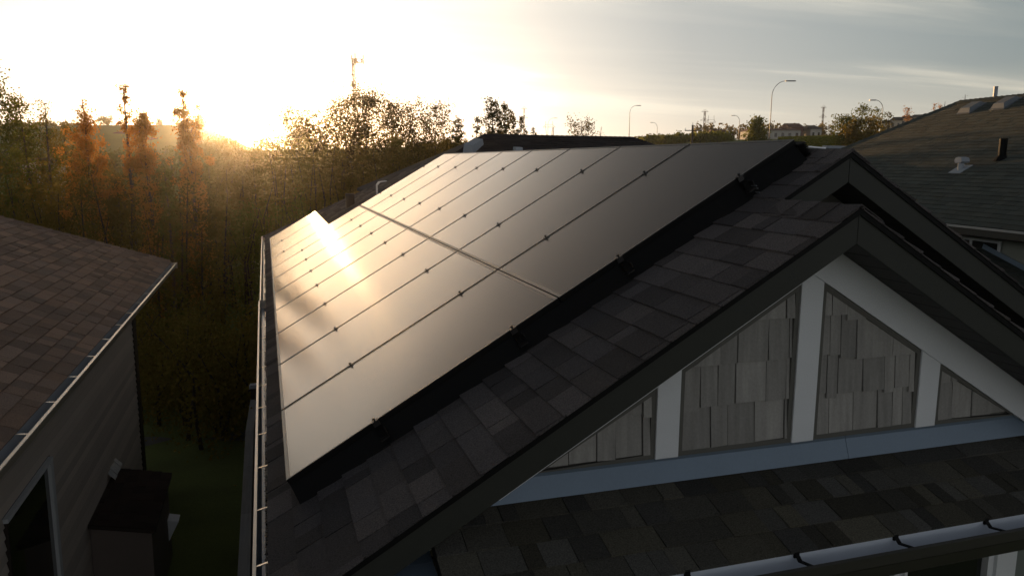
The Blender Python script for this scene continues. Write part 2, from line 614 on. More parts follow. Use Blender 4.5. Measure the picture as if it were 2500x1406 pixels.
# crest of the land as photographed: pixel column, pixel row, distance in metres
CREST = [(-1500, 330, 240), (-300, 318, 240), (0, 314, 230), (120, 312, 230), (250, 309, 230), (430, 308, 230), (505, 313, 220), (560, 330, 210), (596, 356, 190), (660, 368, 190), (760, 366, 180),
         (900, 362, 180), (1100, 362, 180), (1300, 358, 190), (1500, 352, 190), (1600, 347, 170), (1750, 343, 160), (1900, 340, 150),
         (2050, 336, 150), (2150, 318, 200), (2260, 300, 240), (2400, 290, 260), (2700, 300, 260), (4200, 345, 260)]
CA = [az_px(c[0]) for c in CREST]
CE = [elev(c[0], c[1]) for c in CREST]
CD = [c[2] for c in CREST]


def ground(x, y):
    dx, dy = x - CAM.x, y - CAM.y
    d = math.hypot(dx, dy)
    a = math.degrees(math.atan2(dx, dy))
    if a < -110 or a > 110:
        e, dc = 0.0, 200
        zc = GZ
    else:
        e = np.interp(a, CA, CE)
        dc = float(np.interp(a, CA, CD))
        zc = CAM.z + math.tan(e) * dc
    t = min(max((d - 55) / (dc - 55), 0), 1)
    t = t * t * (3 - 2 * t)
    return GZ + (zc - GZ) * t


def build_terrain():
    azs = np.concatenate([np.arange(-180, -36, 12), np.arange(-36, 60, 1.0), np.arange(60, 180, 12)])
    ds = np.array([0.0, 6, 12, 18, 25, 35, 45, 55, 66, 78, 90, 102, 114, 126, 138, 150, 160, 170, 180, 190, 200, 210, 220, 230, 240, 260, 300, 400, 600, 900, 1400])
    vs, qs = [], []
    na, nd = len(azs), len(ds)
    for a in azs:
        for d in ds:
            x, y = CAM.x + d * math.sin(R(a)), CAM.y + d * math.cos(R(a))
            vs.append((x, y, ground(x, y) - (0 if d < 260 else (d - 260) * 0.004)))
    for i in range(na):
        j = (i + 1) % na
        for k in range(nd - 1):
            qs.append((i * nd + k, j * nd + k, j * nd + k + 1, i * nd + k + 1))
    o = npmesh('terrain', np.array(vs), np.array(qs), LAND, kind='structure')
    for p in o.data.polygons:
        p.use_smooth = True
    # the mown side yard, on its own sheet
    MB().add([(-9, -8, GZ + .006), (16, -8, GZ + .006), (16, 21, GZ + .006), (-9, 21, GZ + .006)], [(0, 1, 2, 3)]).build('lawn', GRASS, kind='structure')
    pth = MB()
    for cx, cy, rx, ry in ((-3.5, 13.3, 1.3, .42), (-0.2, 13.1, 1.15, .36)):
        q = [(cx + rx * (1 + .16 * math.sin(3 * k + cx)) * math.cos(k * .4488), cy + ry * (1 + .2 * math.sin(2 * k)) * math.sin(k * .4488), GZ + .012) for k in range(14)]
        pth.add(q, [tuple(range(14))])
    pth.build('garden_path', PATHM, kind='structure')


build_terrain()

# ------------------------------------------------------------------ main house
TH = R(30.783)
T, CT, ST = math.tan(TH), math.cos(TH), math.sin(TH)
EX = Vector((CT, 0, ST))          # up the left slope
NL = Vector((-ST, 0, CT))
EYL = Vector((0, 1, 0))
ROOF0 = NL * -0.14                # shingle plane below the panels (panel plane through the origin)


def zl(x):
    return -0.163 + T * x


XR, XF = 3.06, 2.606              # main ridge, front gable ridge
ZR, ZF = zl(XR), zl(XF)
XE = -0.085                       # left eave
YF, YU, YB = -0.90, -0.295, 15.75  # front rake, upper rake, back eave
YHIP = 10.55
XRE, XFE = 2 * XR - XE, 2 * XF - XE
H = empty('main_house', (2.9, 6.0, GZ), 'dark roofed house in the foreground carrying the solar array and a shake clad gable', 'house')


def zr(x, x0, z0):
    return z0 - T * (x - x0)


def slab(mb, pts, t=0.11, sink=0.004):
    mb.prism([(p[0], p[1], p[2] - sink) for p in pts], (0, 0, -t))


def build_main_house():
    deck = MB()
    e = 0.003
    slab(deck, [(XE, YU + .02, zl(XE)), (XR, YU + .02, ZR), (XR, YHIP, ZR), (XE, YB, zl(XE))])
    slab(deck, [(XR + e, YU + .02, ZR), (XRE, YU + .02, zl(XE)), (XRE, YB, zl(XE)), (XR + e, YHIP, ZR)])
    slab(deck, [(XE + e, YB + e, zl(XE)), (XR, YHIP + e, ZR), (XRE - e, YB + e, zl(XE))])
    slab(deck, [(XE, YF + .025, zl(XE)), (XF, YF + .025, ZF), (XF, YU + .017, ZF), (XE, YU + .017, zl(XE))])
    slab(deck, [(XF + e, YF + .025, ZF), (XFE, YF + .025, zl(XE)), (XFE, 0.01, zl(XE)), (XF + e, 0.01, ZF)])
    roof = deck.build('roof', DECK, H)
    # shingles: front strip, strip beside the upper rake, strip above the gutter, back part up to the hip
    s = Shingles(SH, seed=3, tag='m')
    g = ROOF0
    ey = EX
    ex = Vector((0, 1, 0))
    s.lay(g, ex, ey, [(YF - .012, -.185), (0.32, -.185), (0.32, 2.944), (YF - .012, 2.944)], -.185)
    s.lay(g, ex, ey, [(YU - .012, 2.944), (0.32, 2.944), (0.32, 3.50), (YU - .012, 3.50)], -.185)
    hipb = lambda v: YHIP + (YB - YHIP) * (1 - (v * CT + .09) / (XR + .09))
    s.lay(g, ex, ey, [(0.323, -.185), (hipb(-.185) - .02, -.185), (hipb(.22) - .02, .22), (0.323, .22)], -.185)
    s.lay(g, ex, ey, [(12.6, .22), (hipb(.22) - .02, .22), (hipb(1.04) - .02, 1.04), (12.6, 1.04)], -.185)
    s.lay(g, ex, ey, [(9.0, 1.04), (hipb(1.04) - .02, 1.04), (hipb(3.44) - .02, 3.44), (9.0, 3.44)], -.185)
    # right hand slopes: only their front edges can be seen
    exr = Vector((CT, 0, -ST))
    n1 = Shingles(SH, seed=5, tag='m')
    n1.lay(Vector((XFE, 0, zl(XE))), Vector((0, 1, 0)), Vector((-CT, 0, ST)), [(YF - .012, -.03), (0.0, -.03), (0.0, 3.13), (YF - .012, 3.13)], -.03)
    n1.lay(Vector((XRE, 0, zl(XE))), Vector((0, 1, 0)), Vector((-CT, 0, ST)), [(YU - .012, -.03), (0.6, -.03), (0.6, 3.66), (YU - .012, 3.66)], -.03)
    # porch roof
    pa = R(18.4)
    py0, pz0 = -0.605, 0.022
    pey = Vector((0, math.cos(pa), math.sin(pa)))
    porg = Vector((0, py0, pz0))
    plen = 0.545
    pd = MB()
    a, b = porg + pey * -plen, porg
    slab(pd, [(0.60, a.y, a.z), (6.4, a.y, a.z), (6.4, b.y, b.z), (0.60, b.y, b.z)], 0.09)
    porch = pd.build('porch_roof', DECK, H)
    q = Shingles(SHP, seed=11, tag='p', widths=(0.08, 0.11, 0.15, 0.19, 0.24))
    q.lay(porg, Vector((1, 0, 0)), pey, [(0.59, -plen - .015), (6.4, -plen - .015), (6.4, -.002), (0.59, -.002)], -plen - .015)
    q.t = [k for k in q.t]
    nearp = [k for k in q.t if 0.5 < k[0].x < 4.6]
    farp = [k for k in q.t if not 0.5 < k[0].x < 4.6]
    q.t = nearp
    npc = len(nearp)
    q.build(porch, 300)
    q.t = farp
    q.build(porch, 0)
    s.build(roof, max(0, 298 - npc))
    n1.build(roof, 0, 'shingle_field_right')
    # ridge caps of the front gable and of the main ridge
    for (x0, z0, ya, yb) in ((XF, ZF, YF - .014, YU + .28), (XR, ZR, YU - .014, YHIP)):
        y = ya
        while y < yb:
            y2 = min(y + 0.143, yb)
            caps = MB()
            for sgn in (-1, 1):
                p = [(x0, y, z0 + .020), (x0 + sgn * .13, y, z0 + .020 - .13 * T), (x0 + sgn * .13, y2 + .02, z0 + .012 - .13 * T), (x0, y2 + .02, z0 + .012)]
                if not (x0 == XF and sgn == -1 and y > YU - .1):
                    caps.prism(p, (0, 0, -.006))
            caps.build('ridge_cap', SH, roof)
            y = y2
    hc = MB()
    hp0, hp1 = Vector((XR, YHIP, ZR + .018)), Vector((XE, YB, zl(XE) + .018))
    n = 30
    for i in range(n):
        p, p2 = hp0.lerp(hp1, i / n), hp0.lerp(hp1, (i + 1.1) / n)
        hc.prism([p + Vector((-.09, -.09, -.075)), p + Vector((0, 0, .006)), p2 + Vector((0, 0, .014)), p2 + Vector((-.09, -.09, -.067))], (0, 0, -.006))
        hc.prism([p + Vector((0, 0, .006)), p + Vector((.09, .09, -.075)), p2 + Vector((.09, .09, -.067)), p2 + Vector((0, 0, .014))], (0, 0, -.006))
    hc.build('hip_cap', SH, roof, kind='stuff')

    # fascia boards
    def fascia(x0, z0, xa, xb, y, d0=.014, d1=.168, th=.026):
        za = z0 - abs(xa - x0) * T
        zb = z0 - abs(xb - x0) * T
        MB().prism([(xa, y, za - d1), (xb, y, zb - d1), (xb, y, zb - d0), (xa, y, za - d0)], (0, th, 0)).build('fascia_board', FASC, H, bevel=.003)
    fascia(XF, ZF, XE, XF - .001, YF)
    fascia(XF, ZF, XF + .001, XFE, YF)
    fascia(XR, ZR, 2.45, XR - .001, YU)
    fascia(XR, ZR, XR + .001, XRE, YU)
    for (x0, z0, xa, xb, y) in ((XF, ZF, XE, XF, YF), (XF, ZF, XF, XFE, YF), (XR, ZR, 2.5, XR, YU), (XR, ZR, XR, XRE, YU)):
        za, zb = z0 - abs(xa - x0) * T, z0 - abs(xb - x0) * T
        MB().prism([(xa, y - .008, za - .030), (xb, y - .008, zb - .030), (xb, y - .008, zb - .002), (xa, y - .008, za - .002)], (0, .007, 0)).build('drip_edge', BLACK, H)
    # soffit planks under the right hand overhangs (and plain ones on the left)
    yw = -0.59
    for (x0, z0, xe, ya, yb, w) in ((XF, ZF, XFE, YF + .028, yw, .118), (XR, ZR, XRE, YU + .028, 0.012, .14)):
        x = x0 + 0.03
        while x < xe - .05:
            x2 = min(x + w - .008, xe)
            za, zb = z0 - (x - x0) * T - .152, z0 - (x2 - x0) * T - .152
            MB().prism([(x, ya, za), (x2, ya, zb), (x2, yb, zb), (x, yb, za)], (0, 0, .014)).build('soffit_plank', SOFF, H)
            x += w
        b = MB()
        b.prism([(x0 + .03, ya + .002, z0 - .03 * T - .133), (xe, ya + .002, z0 - (xe - x0) * T - .133), (xe, yb - .002, z0 - (xe - x0) * T - .133), (x0 + .03, yb - .002, z0 - .03 * T - .133)], (0, 0, .008))
        b.build('soffit_backing', BLACK, H)
    sl = MB()
    sl.prism([(XE + .03, YF + .028, zl(XE + .03) - .15), (XF, YF + .028, ZF - .15), (XF, yw, ZF - .15), (XE + .03, yw, zl(XE + .03) - .15)], (0, 0, .012))
    sl.prism([(2.45, YU + .028, zl(2.45) - .15), (XR, YU + .028, ZR - .15), (XR, 0.012, ZR - .15), (2.45, 0.012, zl(2.45) - .15)], (0, 0, .012))
    sl.build('soffit', SOFF, H)

    # gable wall of the front projection: backing, white boards, taupe beads, shakes
    zin = lambda x, k=1.035: k - abs(x - XF) * T
    ztop = lambda x: ZF - .150 - abs(x - XF) * T
    xl, xr = 0.42, 2 * XF - 0.42
    gw = MB()
    gw.prism([(xl, yw, -.2), (xr, yw, -.2), (xr, yw, ztop(xr)), (XF, yw, ztop(XF)), (xl, yw, ztop(xl))], (0, .06, 0))
    wall = gw.build('gable_wall', BEAD, H)
    posts = ((1.740, 1.867), (2.537, 2.672), (3.354, 3.490))
    for a, b in posts:
        poly = [(a, yw - .034, .150), (b, yw - .034, .150), (b, yw - .034, zin(b) + .001)]
        if a < XF < b:
            poly.append((XF, yw - .034, zin(XF) + .001))
        poly.append((a, yw - .034, zin(a) + .001))
        MB().prism(poly, (0, .033, 0)).build('trim_board', WHITE, wall, bevel=.002)
    for sg in (-1, 1):
        xo = XF + sg * 2.05
        poly = [(XF, yw - .036, zin(XF) + .002), (xo, yw - .036, zin(xo) + .002), (xo, yw - .036, ztop(xo) - .002), (XF, yw - .036, ztop(XF) - .002)]
        MB().prism(poly, (0, .035, 0)).build('rake_trim_board', WHITE, wall, bevel=.002)
    bays = [[(1.10, .150), (1.740, .150), (1.740, zin(1.740))],
            [(1.867, .150), (2.537, .150), (2.537, zin(2.537)), (1.867, zin(1.867))],
            [(2.672, .150), (3.354, .150), (3.354, zin(3.354)), (2.672, zin(2.672))],
            [(3.490, .150), (XF + (1.035 - .150) / T, .150), (3.490, zin(3.490))]]
    bays[0][0] = (XF - (1.035 - .150) / T, .150)
    rr = random.Random(21)
    for poly in bays:
        poly = ccw(poly)
        cx, cz = sum(p[0] for p in poly) / len(poly), sum(p[1] for p in poly) / len(poly)
        # bead frame: one strip along every side
        n = len(poly)
        inner = []
        w = .026
        for i in range(n):
            p0, p1, p2 = Vector(poly[i - 1]), Vector(poly[i]), Vector(poly[(i + 1) % n])
            d1, d2 = (p1 - p0).normalized(), (p2 - p1).normalized()
            n1_, n2_ = Vector((-d1.y, d1.x)), Vector((-d2.y, d2.x))
            bis = (n1_ + n2_)
            bis = bis / bis.dot(n1_) if abs(bis.dot(n1_)) > .15 else bis.normalized()
            inner.append(p1 + bis * w)
        for i in range(n):
            j = (i + 1) % n
            q4 = [poly[i], poly[j], tuple(inner[j]), tuple(inner[i])]
            MB().prism([(p[0], yw - .024, p[1]) for p in q4], (0, .0235, 0)).build('bead_trim', BEAD, wall)
        reg = ccw([tuple(p) for p in inner])
        k = 0
        zb = .176
        while zb < 1.0:
            x = min(p[0] for p in poly) - rr.uniform(0, .1)
            while x < max(p[0] for p in poly):
                wd = rr.choice((.07, .10, .125, .145, .16, .18))
                dz = rr.choice((-.020, 0, 0, 0, .006, -.032)) if k else 0
                sk = rr.uniform(-.004, .004)
                rect = [(x + .0025, zb + dz), (x + wd - .0035, zb + dz + rr.uniform(-.004, .004)), (x + wd - .003 + sk, zb + .235), (x + .002 + sk, zb + .235)]
                pl = clip_poly(ccw(rect), reg)
                if len(pl) >= 3 and area(pl) > .0004:
                    th = rr.uniform(.013, .024)
                    mb = MB()
                    front, back = [], []
                    for (px, pz) in pl:
                        f = min(max((pz - zb) / .235, 0), 1)
                        front.append((px, yw - .003 - th * (1 - f) - .003, pz))
                        back.append((px, yw - .0005, pz))
                    m = len(pl)
                    mb.add(front + back, [tuple(range(m)), tuple(range(m, 2 * m))[::-1]] + [(i, m + i, m + (i + 1) % m, (i + 1) % m) for i in range(m)])
                    mb.build('cedar_shingle', SHAKE, wall)
                x += wd
            zb += .214
            k += 1
    # flashing between wall and porch roof, lapped once
    for a, b in ((0.62, 2.905), (2.907, 6.3)):
        f = MB()
        z0 = .0 if a < 1 else .001
        f.prism([(a, yw - .006 - z0, .149), (b, yw - .006 - z0, .149), (b, yw - .006 - z0, .126), (a, yw - .006 - z0, .126)], (0, .004, 0))
        f.prism([(a, yw - .006 - z0, .126), (b, yw - .006 - z0, .126), (b, yw - .043 - z0, .026), (a, yw - .043 - z0, .026)], (0, .003, -.002))
        f.build('wall_flashing', FLASH, H)
    # metal sheet that turns the corner at the left end of the porch roof, under the rake
    f = MB()
    f.prism([(.335, -.64, -.080), (.586, -.64, -.080), (.586, -.80, -.112), (.335, -.80, -.112)], (0, 0, -.003))
    f.prism([(.335, -.801, -.113), (.586, -.801, -.113), (.600, -1.02, -.172), (.335, -1.02, -.172)], (0, 0, -.003))
    f.build('corner_flashing', FLASH, H)
    # porch gutter: white trough, brown front, dark hanging straps
    yg, zg = -1.128, -.155
    g = MB()
    prof = [(yg, zg), (yg - .004, zg - .085), (yg - .055, zg - .100), (yg - .095, zg - .060), (yg - .104, zg - .020)]
    for i in range(len(prof) - 1):
        (ya, za), (yb2, zb2) = prof[i], prof[i + 1]
        g.prism([(.60, ya, za), (6.4, ya, za), (6.4, yb2, zb2), (.60, yb2, zb2)], (0, -.0015, -.0015))
    pg = g.build('porch_gutter', GUTI, H)
    fr = MB()
    fr.prism([(.60, yg - .1065, zg - .004), (.60, yg - .121, zg - .010), (.60, yg - .118, zg - .062), (.60, yg - .098, zg - .066)], (5.8, 0, 0))
    fr.prism([(.60, yg - .096, zg - .068), (.60, yg - .117, zg - .065), (.60, yg - .075, zg - .150), (.60, yg - .02, zg - .150)], (5.8, 0, 0))
    fr.build('gutter_front', GUTD, pg)
    for i in range(8):
        x = 1.07 + .562 * i
        st = MB()
        st.box((x - .012, yg - .012, zg - .018), (x + .014, yg + .004, zg + .014))
        st.prism([(x - .010, yg - .004, zg + .006), (x + .012, yg - .004, zg + .006), (x + .012, yg - .035, zg - .020), (x - .010, yg - .035, zg - .020)], (0, 0, -.005))
        st.prism([(x - .010, yg - .035, zg - .020), (x + .012, yg - .035, zg - .020), (x + .014, yg - .108, zg - .004), (x - .008, yg - .108, zg - .004)], (0, 0, -.005))
        st.build('gutter_strap', BLACK, pg)
    # walls below
    bw = MB()
    bw.box((.35, .02, GZ), (5.77, 15.2, zl(XE) - .13))
    bw.box((.42, yw + .07, GZ), (4.79, .018, zl(XE) - .13))
    bw.box((.42, yw + .005, GZ), (6.2, yw + .065, -.22))
    body = bw.build('wall', WALLD, H)
    uw = MB()
    ux = lambda x: ZR - .155 - abs(x - XR) * T
    uw.prism([(.6, .014, ux(.6)), (5.5, .014, ux(5.5)), (XR, .014, ux(XR))], (0, .05, 0))
    uw.build('upper_gable_wall', BEAD, H)
    # windows and siding under the porch
    w = MB().box((1.30, yw - .02, -1.9), (3.975, yw - .006, -.62)).build('window', WIN, H)
    for a, b in ((1.21, 1.298), (3.283, 3.371), (3.985, 4.070)):
        m = MB()
        m.box((a, yw - .055, -1.95), (a + .030, yw - .005, -.55))
        m.box((a + .031, yw - .040, -1.95), (b - .022, yw - .005, -.55))
        m.box((b - .021, yw - .060, -1.95), (b, yw - .005, -.55))
        m.build('frame', WHITE, w)
    MB().box((4.074, yw - .045, -1.95), (4.226, yw - .005, -.5)).build('trim_board', WHITE, H, bevel=.002)
    for i in range(9):
        z = -.55 - .15 * i
        MB().prism([(4.23, yw - .006, z), (4.23, yw - .010, z), (4.23, yw - .026, z - .148), (4.23, yw - .006, z - .148)], (1.9, 0, 0)).build('siding_board', SIDG, H)
    MB().box((.35, YF + .03, zl(XE) - .135), (.352, YB - .05, zl(XE) - .12)).build('soffit_vent', SOFF, H)
    es = MB()
    es.box((XE + .015, YF + .03, zl(XE) - .19), (XE + .035, YB - .02, zl(XE) - .012))
    es.build('eave_board', FASC, H)
    es = MB()
    es.box((XE + .036, YF + .03, zl(XE) - .185), (.35, YB - .02, zl(XE) - .175))
    es.build('eave_soffit', SOFF, H)
    # plumbing vents on the back of the roof
    c = Vector((1.504, 11.20, zl(1.504)))
    MB().tube([c + Vector((0, 0, -.03)), c + Vector((0, 0, .25))], .085, 14).build('vent_pipe', BROWN, H)
    c = Vector((1.939, 10.52, zl(1.939)))
    hd = MB()
    hd.box((c.x - .012, c.y - .11, c.z - .05), (c.x + .012 - .02, c.y + .11, c.z + .18))
    prof = [(-.012, .18), (.03, .235), (.16, .255), (.16, .240), (.04, .222), (.0, .175)]
    hd.prism([(c.x + a, c.y - .11, c.z + b) for a, b in prof], (0, .22, 0))
    hd.build('vent_hood', WHITE, H)
    c = Vector((3.05, 0.08, ZR + .02))
    MB().prism([(3.03, .02, ZR + .030), (3.12, -.02, ZR + .022), (3.10, .22, ZR + .034), (3.02, .22, ZR + .040)], (0, 0, .008)).build('ridge_flashing', STEEL, H)

    # eave gutter on the left, in two lengths with a jog between them
    def trough(ya, yb, xla, xlb, sub):
        g = MB()
        pr = lambda xl_: [(XE + .012, zl(XE) - .005), (XE + .008, zl(XE) - .110), (xl_ + .018, zl(XE) - .112), (xl_, zl(XE) - .060), (xl_ - .002, zl(XE) - .012)]
        A, B = pr(xla), pr(xlb)
        for i in range(4):
            g.prism([(A[i][0], ya, A[i][1]), (A[i + 1][0], ya, A[i + 1][1]), (B[i + 1][0], yb, B[i + 1][1]), (B[i][0], yb, B[i][1])], (-.0012, 0, -.0012))
        gt = g.build('eave_gutter', GUTM, H)
        l = MB()
        zt = zl(XE) - .008
        l.prism([(xla - .003, ya, zt), (xla - .019, ya, zt - .004), (xlb - .019, yb, zt - .004), (xlb - .003, yb, zt)], (0, 0, -.012))
        l.prism([(xla - .004, ya, zt - .013), (xla - .016, ya, zt - .015), (xlb - .016, yb, zt - .015), (xlb - .004, yb, zt - .013)], (.002, 0, -.085))
        l.build('gutter_lip', LIP, gt)
        ec = MB().box((min(xla, xlb) - .018, yb + .001, zl(XE) - .115), (XE + .01, yb + .004, zl(XE) - .004))
        ec.build('end_cap', LIP, gt)
        return gt
    g1 = trough(-.93, 6.62, -.143, -.163, 0)
    g2 = trough(6.63, YB + .02, -.150, -.152, 1)
    rr = random.Random(5)
    y = -.40
    while y < YB:
        xl_ = -.143 - (y + .93) / 7.55 * .02 if y < 6.6 else -.151
        gg = g1 if y < 6.6 else g2
        z0 = zl(XE) - .012
        MB().prism([(XE + .012, y + .016, z0 + .006), (xl_ - .004, y - .004, z0 - .002), (xl_ - .004, y + .012, z0 - .004), (XE + .012, y + .036, z0 + .003)], (0, 0, -.004)).build('gutter_hanger', LIP, gg)
        y += .595 if y < 6.6 else .62
    # standing water with wet litter in the gutter
    MB().add([(XE - .024, -.9, zl(XE) - .085), (XE + .008, -.9, zl(XE) - .085), (XE + .008, 15.6, zl(XE) - .085), (XE - .024, 15.6, zl(XE) - .085)], [(0, 1, 2, 3)]).build('gutter_water', WATER, H)
    nfl = 7000
    yy = rng.uniform(-.9, 15.5, nfl)
    dens = np.sin(yy * 2.1) + np.sin(yy * 5.3 + 1) * .7
    keep = (dens + rng.normal(0, .9, nfl)) > -.25
    yy = yy[keep]
    n = len(yy)
    xx = rng.uniform(XE - .026, XE + .006, n)
    zz2 = np.full(n, zl(XE) - .082) + rng.uniform(0, .004, n)
    an = rng.uniform(0, 6.28, n)
    sz = rng.uniform(.003, .009, n)
    du = np.stack([np.cos(an) * sz, np.sin(an) * sz, rng.normal(0, .0015, n)], 1)
    dv = np.stack([-np.sin(an) * sz * .6, np.cos(an) * sz * .6, rng.normal(0, .0015, n)], 1)
    c = np.stack([xx, yy, zz2], 1)
    V = np.stack([c - du, c - dv, c + du, c + dv], 1).reshape(-1, 3)
    npmesh('leaf_litter', V, np.arange(4 * n).reshape(-1, 4), DEBRIS, H, 'stuff')


build_main_house()

# ------------------------------------------------------------------ solar array
PU, PV = 1.154, 1.6963
PEX = Vector((0, 1, 0))          # along the ridge
ORD = ['first', 'second', 'third', 'fourth', 'fifth', 'sixth', 'seventh', 'eighth']
CLV = (.526, 1.392, 2.105, 2.970)


def panel_meshes(lu, lv):
    """frame and glass of one panel; local x up the slope, y along the ridge, z out of the glass"""
    we, wl, h = .020, .009, .035
    f = MB()
    lu, lv = lv, lu
    for z0, z1 in ((-h, -.0025), (-.0024, 0)):
        f.box((we + .0004, 0, z0), (lu - we - .0004, wl, z1))
        f.box((we + .0004, lv - wl, z0), (lu - we - .0004, lv, z1))
        f.box((0, 0, z0), (we, lv, z1))
        f.box((lu - we, 0, z0), (lu, lv, z1))
    fm = bpy.data.meshes.new('frame')
    fm.from_pydata([tuple(v) for v in f.v], [], f.f)
    fm.materials.append(BLACK)
    fm.materials.append(FRAME)
    for i, p in enumerate(fm.polygons):
        p.material_index = 1 if i >= 24 else 0  # lip paler than the sides: sky sheen put into its colour
    g = MB().box((we + .0005, wl + .0005, -.008), (lu - we - .0005, lv - wl - .0005, -.0015))
    gm = bpy.data.meshes.new('glass')
    gm.from_pydata([tuple(v) for v in g.v], [], g.f)
    gm.materials.append(PVG)
    return fm, gm


def clamp_mesh(end=False):
    c = MB()
    c.box((-.018, -.017, .0005), (.018, .017, .005))
    c.box((-.018, -.005, -.03), (.018, .005, .0004))
    c.tube([(0, 0, .0051), (0, 0, .013)], .005, 8)
    c.tube([(0, 0, .0131), (0, 0, .019)], .009, 6)
    me = bpy.data.meshes.new('clamp')
    me.from_pydata([tuple(v) for v in c.v], [], c.f)
    me.materials.append(CLAMP)
    return me


CM = clamp_mesh()
ROT = Matrix(((EX.x, 0, NL.x), (EX.y, 1, NL.y), (EX.z, 0, NL.z))).to_4x4()   # columns: up slope, along ridge, normal


def place_panel(u, v, meshes, label, clamps):
    o = bpy.data.objects.new('solar_panel', None)
    COL.objects.link(o)
    o.empty_display_size = .1
    o.matrix_world = Matrix.Translation(PEX * u + EX * v) @ ROT
    tag(o, label, 'solar panel', 'solar panels of the roof array')
    link('frame', meshes[0], o)
    link('glass', meshes[1], o)
    for (cu, cv) in clamps:
        k = link('clamp', CM, o)
        k.location = (cv, cu, 0)
    return o


def build_array():
    m = panel_meshes(PU - .020, PV - .008)
    for row in (0, 1):
        for i in range(8):
            u = i * PU + (.002 if i == 0 else .010)
            v = row * PV + .004
            mm = m
            cl = []
            for cv in CLV[row * 2:row * 2 + 2]:
                if i == 0:
                    cl.append((-.008, cv - v))
                cl.append((PU - .010 + (0 if i else .008), cv - v))
            if row == 0 and i == 7:
                cl = [(PU - .010, .246 - v), (PU - .010, .98 - v)]
            lab = f"black solar panel, {ORD[i]} from the front rake in the {'upper row under the ridge' if row else 'lower row above the gutter'}"
            place_panel(u, v, mm, lab, cl)
    m2 = panel_meshes(1.797, 1.100)
    for k in range(2):
        u = 8 * PU + k * 1.817 + .010
        cl = [(1.807, .245), (1.807, .98)] 
        place_panel(u, .006, m2, ('shorter black solar panel lying lengthwise, next to the full columns at the back', 'shorter black solar panel lying lengthwise at the far back end of the lower row')[k], cl)
    for k, cv in enumerate(CLV):
        r = empty('mounting_rail', PEX * -.03 + EX * cv + NL * -.06, ('lowest black mounting rail under the solar panels', 'second lowest black mounting rail under the solar panels',
                  'second highest black mounting rail under the solar panels', 'highest black mounting rail under the solar panels')[k], 'rail', 'rails carrying the solar panels')
        ln = (8 if k > 0 else 11.1) * PU
        b = MB()
        c0 = PEX * (ln / 2 - .045) + EX * cv + NL * -.062
        b.obox(c0, PEX, EX, NL, ln, .038, .044)
        b.build('rail', BLACK, r)
        f = MB()
        base = PEX * -.050 + EX * cv
        f.obox(base + NL * -.085, PEX, EX, NL, .060, .045, .008)
        f.obox(base + NL * -.110 + PEX * .012, PEX, EX, NL, .008, .045, .050)
        f.obox(base + NL * -.130 + PEX * .03, PEX, EX, NL, .09, .075, .006)
        f.obox(base + NL * -.055 + EX * .024, PEX, EX, NL, .050, .004, .030)
        f.build('foot', CLAMP, r)
        if k == 3:
            f = MB()
            for q in (-.075, -.092, -.118):  # bright steel strips put in for the glints at the top rail
                f.obox(base + NL * q + EX * .026 + PEX * -.01, PEX, EX, NL, .055, .004, .005)
            f.build('bracket_glint', STEEL, r)
    # black mesh skirt closing the gap along the front and lower edges
    g = empty('critter_guard', PEX * .02 + EX * 0 + NL * -.13, 'black mesh skirt closing the gap below the front edge of the solar array', 'skirt')
    rr = random.Random(9)
    pts = []
    n = 60
    L = 2 * PV
    for i in range(n + 1):
        v = L * i / n
        pts.append(v)
    mb = MB()
    for i in range(n):
        v0, v1 = pts[i] + (.004 if i == 0 else 0), pts[i + 1] - (.012 if i == n - 1 else 0)
        w0 = .034 + .010 * math.sin(i * .9) * (1 if i > 45 else .25)
        w1 = .034 + .010 * math.sin((i + 1) * .9) * (1 if i + 1 > 45 else .25)
        a, b = PEX * .006 + EX * v0 + NL * -.036, PEX * .006 + EX * v1 + NL * -.036
        a2, b2 = PEX * -(.030 + w0) + EX * (v0 - .004) + NL * -.131, PEX * -(.030 + w1) + EX * (v1 - .004) + NL * -.131
        mb.add([a, b, b2, a2], [(0, 1, 2, 3)])
    mb.build('front_mesh', BLACK, g)
    mb = MB()
    for i in range(24):
        z = NL * (-.036 - .095 * i / 24)
        z2 = NL * (-.036 - .095 * (i + .72) / 24)
        o = rr.uniform(0, .020)
        mb.add([PEX * -.03 + EX * (L - .006) + z, PEX * .3 + EX * (L - .006) + z, PEX * .3 + EX * (L + .03 + o) + z2, PEX * -.03 + EX * (L + .03 + o) + z2], [(0, 1, 2, 3)])
    mb.build('end_mesh', BLACK, g)
    mb = MB()
    mb.add([PEX * .0 + EX * .012 + NL * -.036, PEX * 12.8 + EX * .012 + NL * -.036, PEX * 12.8 + EX * .020 + NL * -.136, PEX * .0 + EX * .020 + NL * -.136], [(0, 1, 2, 3)])
    mb.build('lower_mesh', BLACK, g)


build_array()

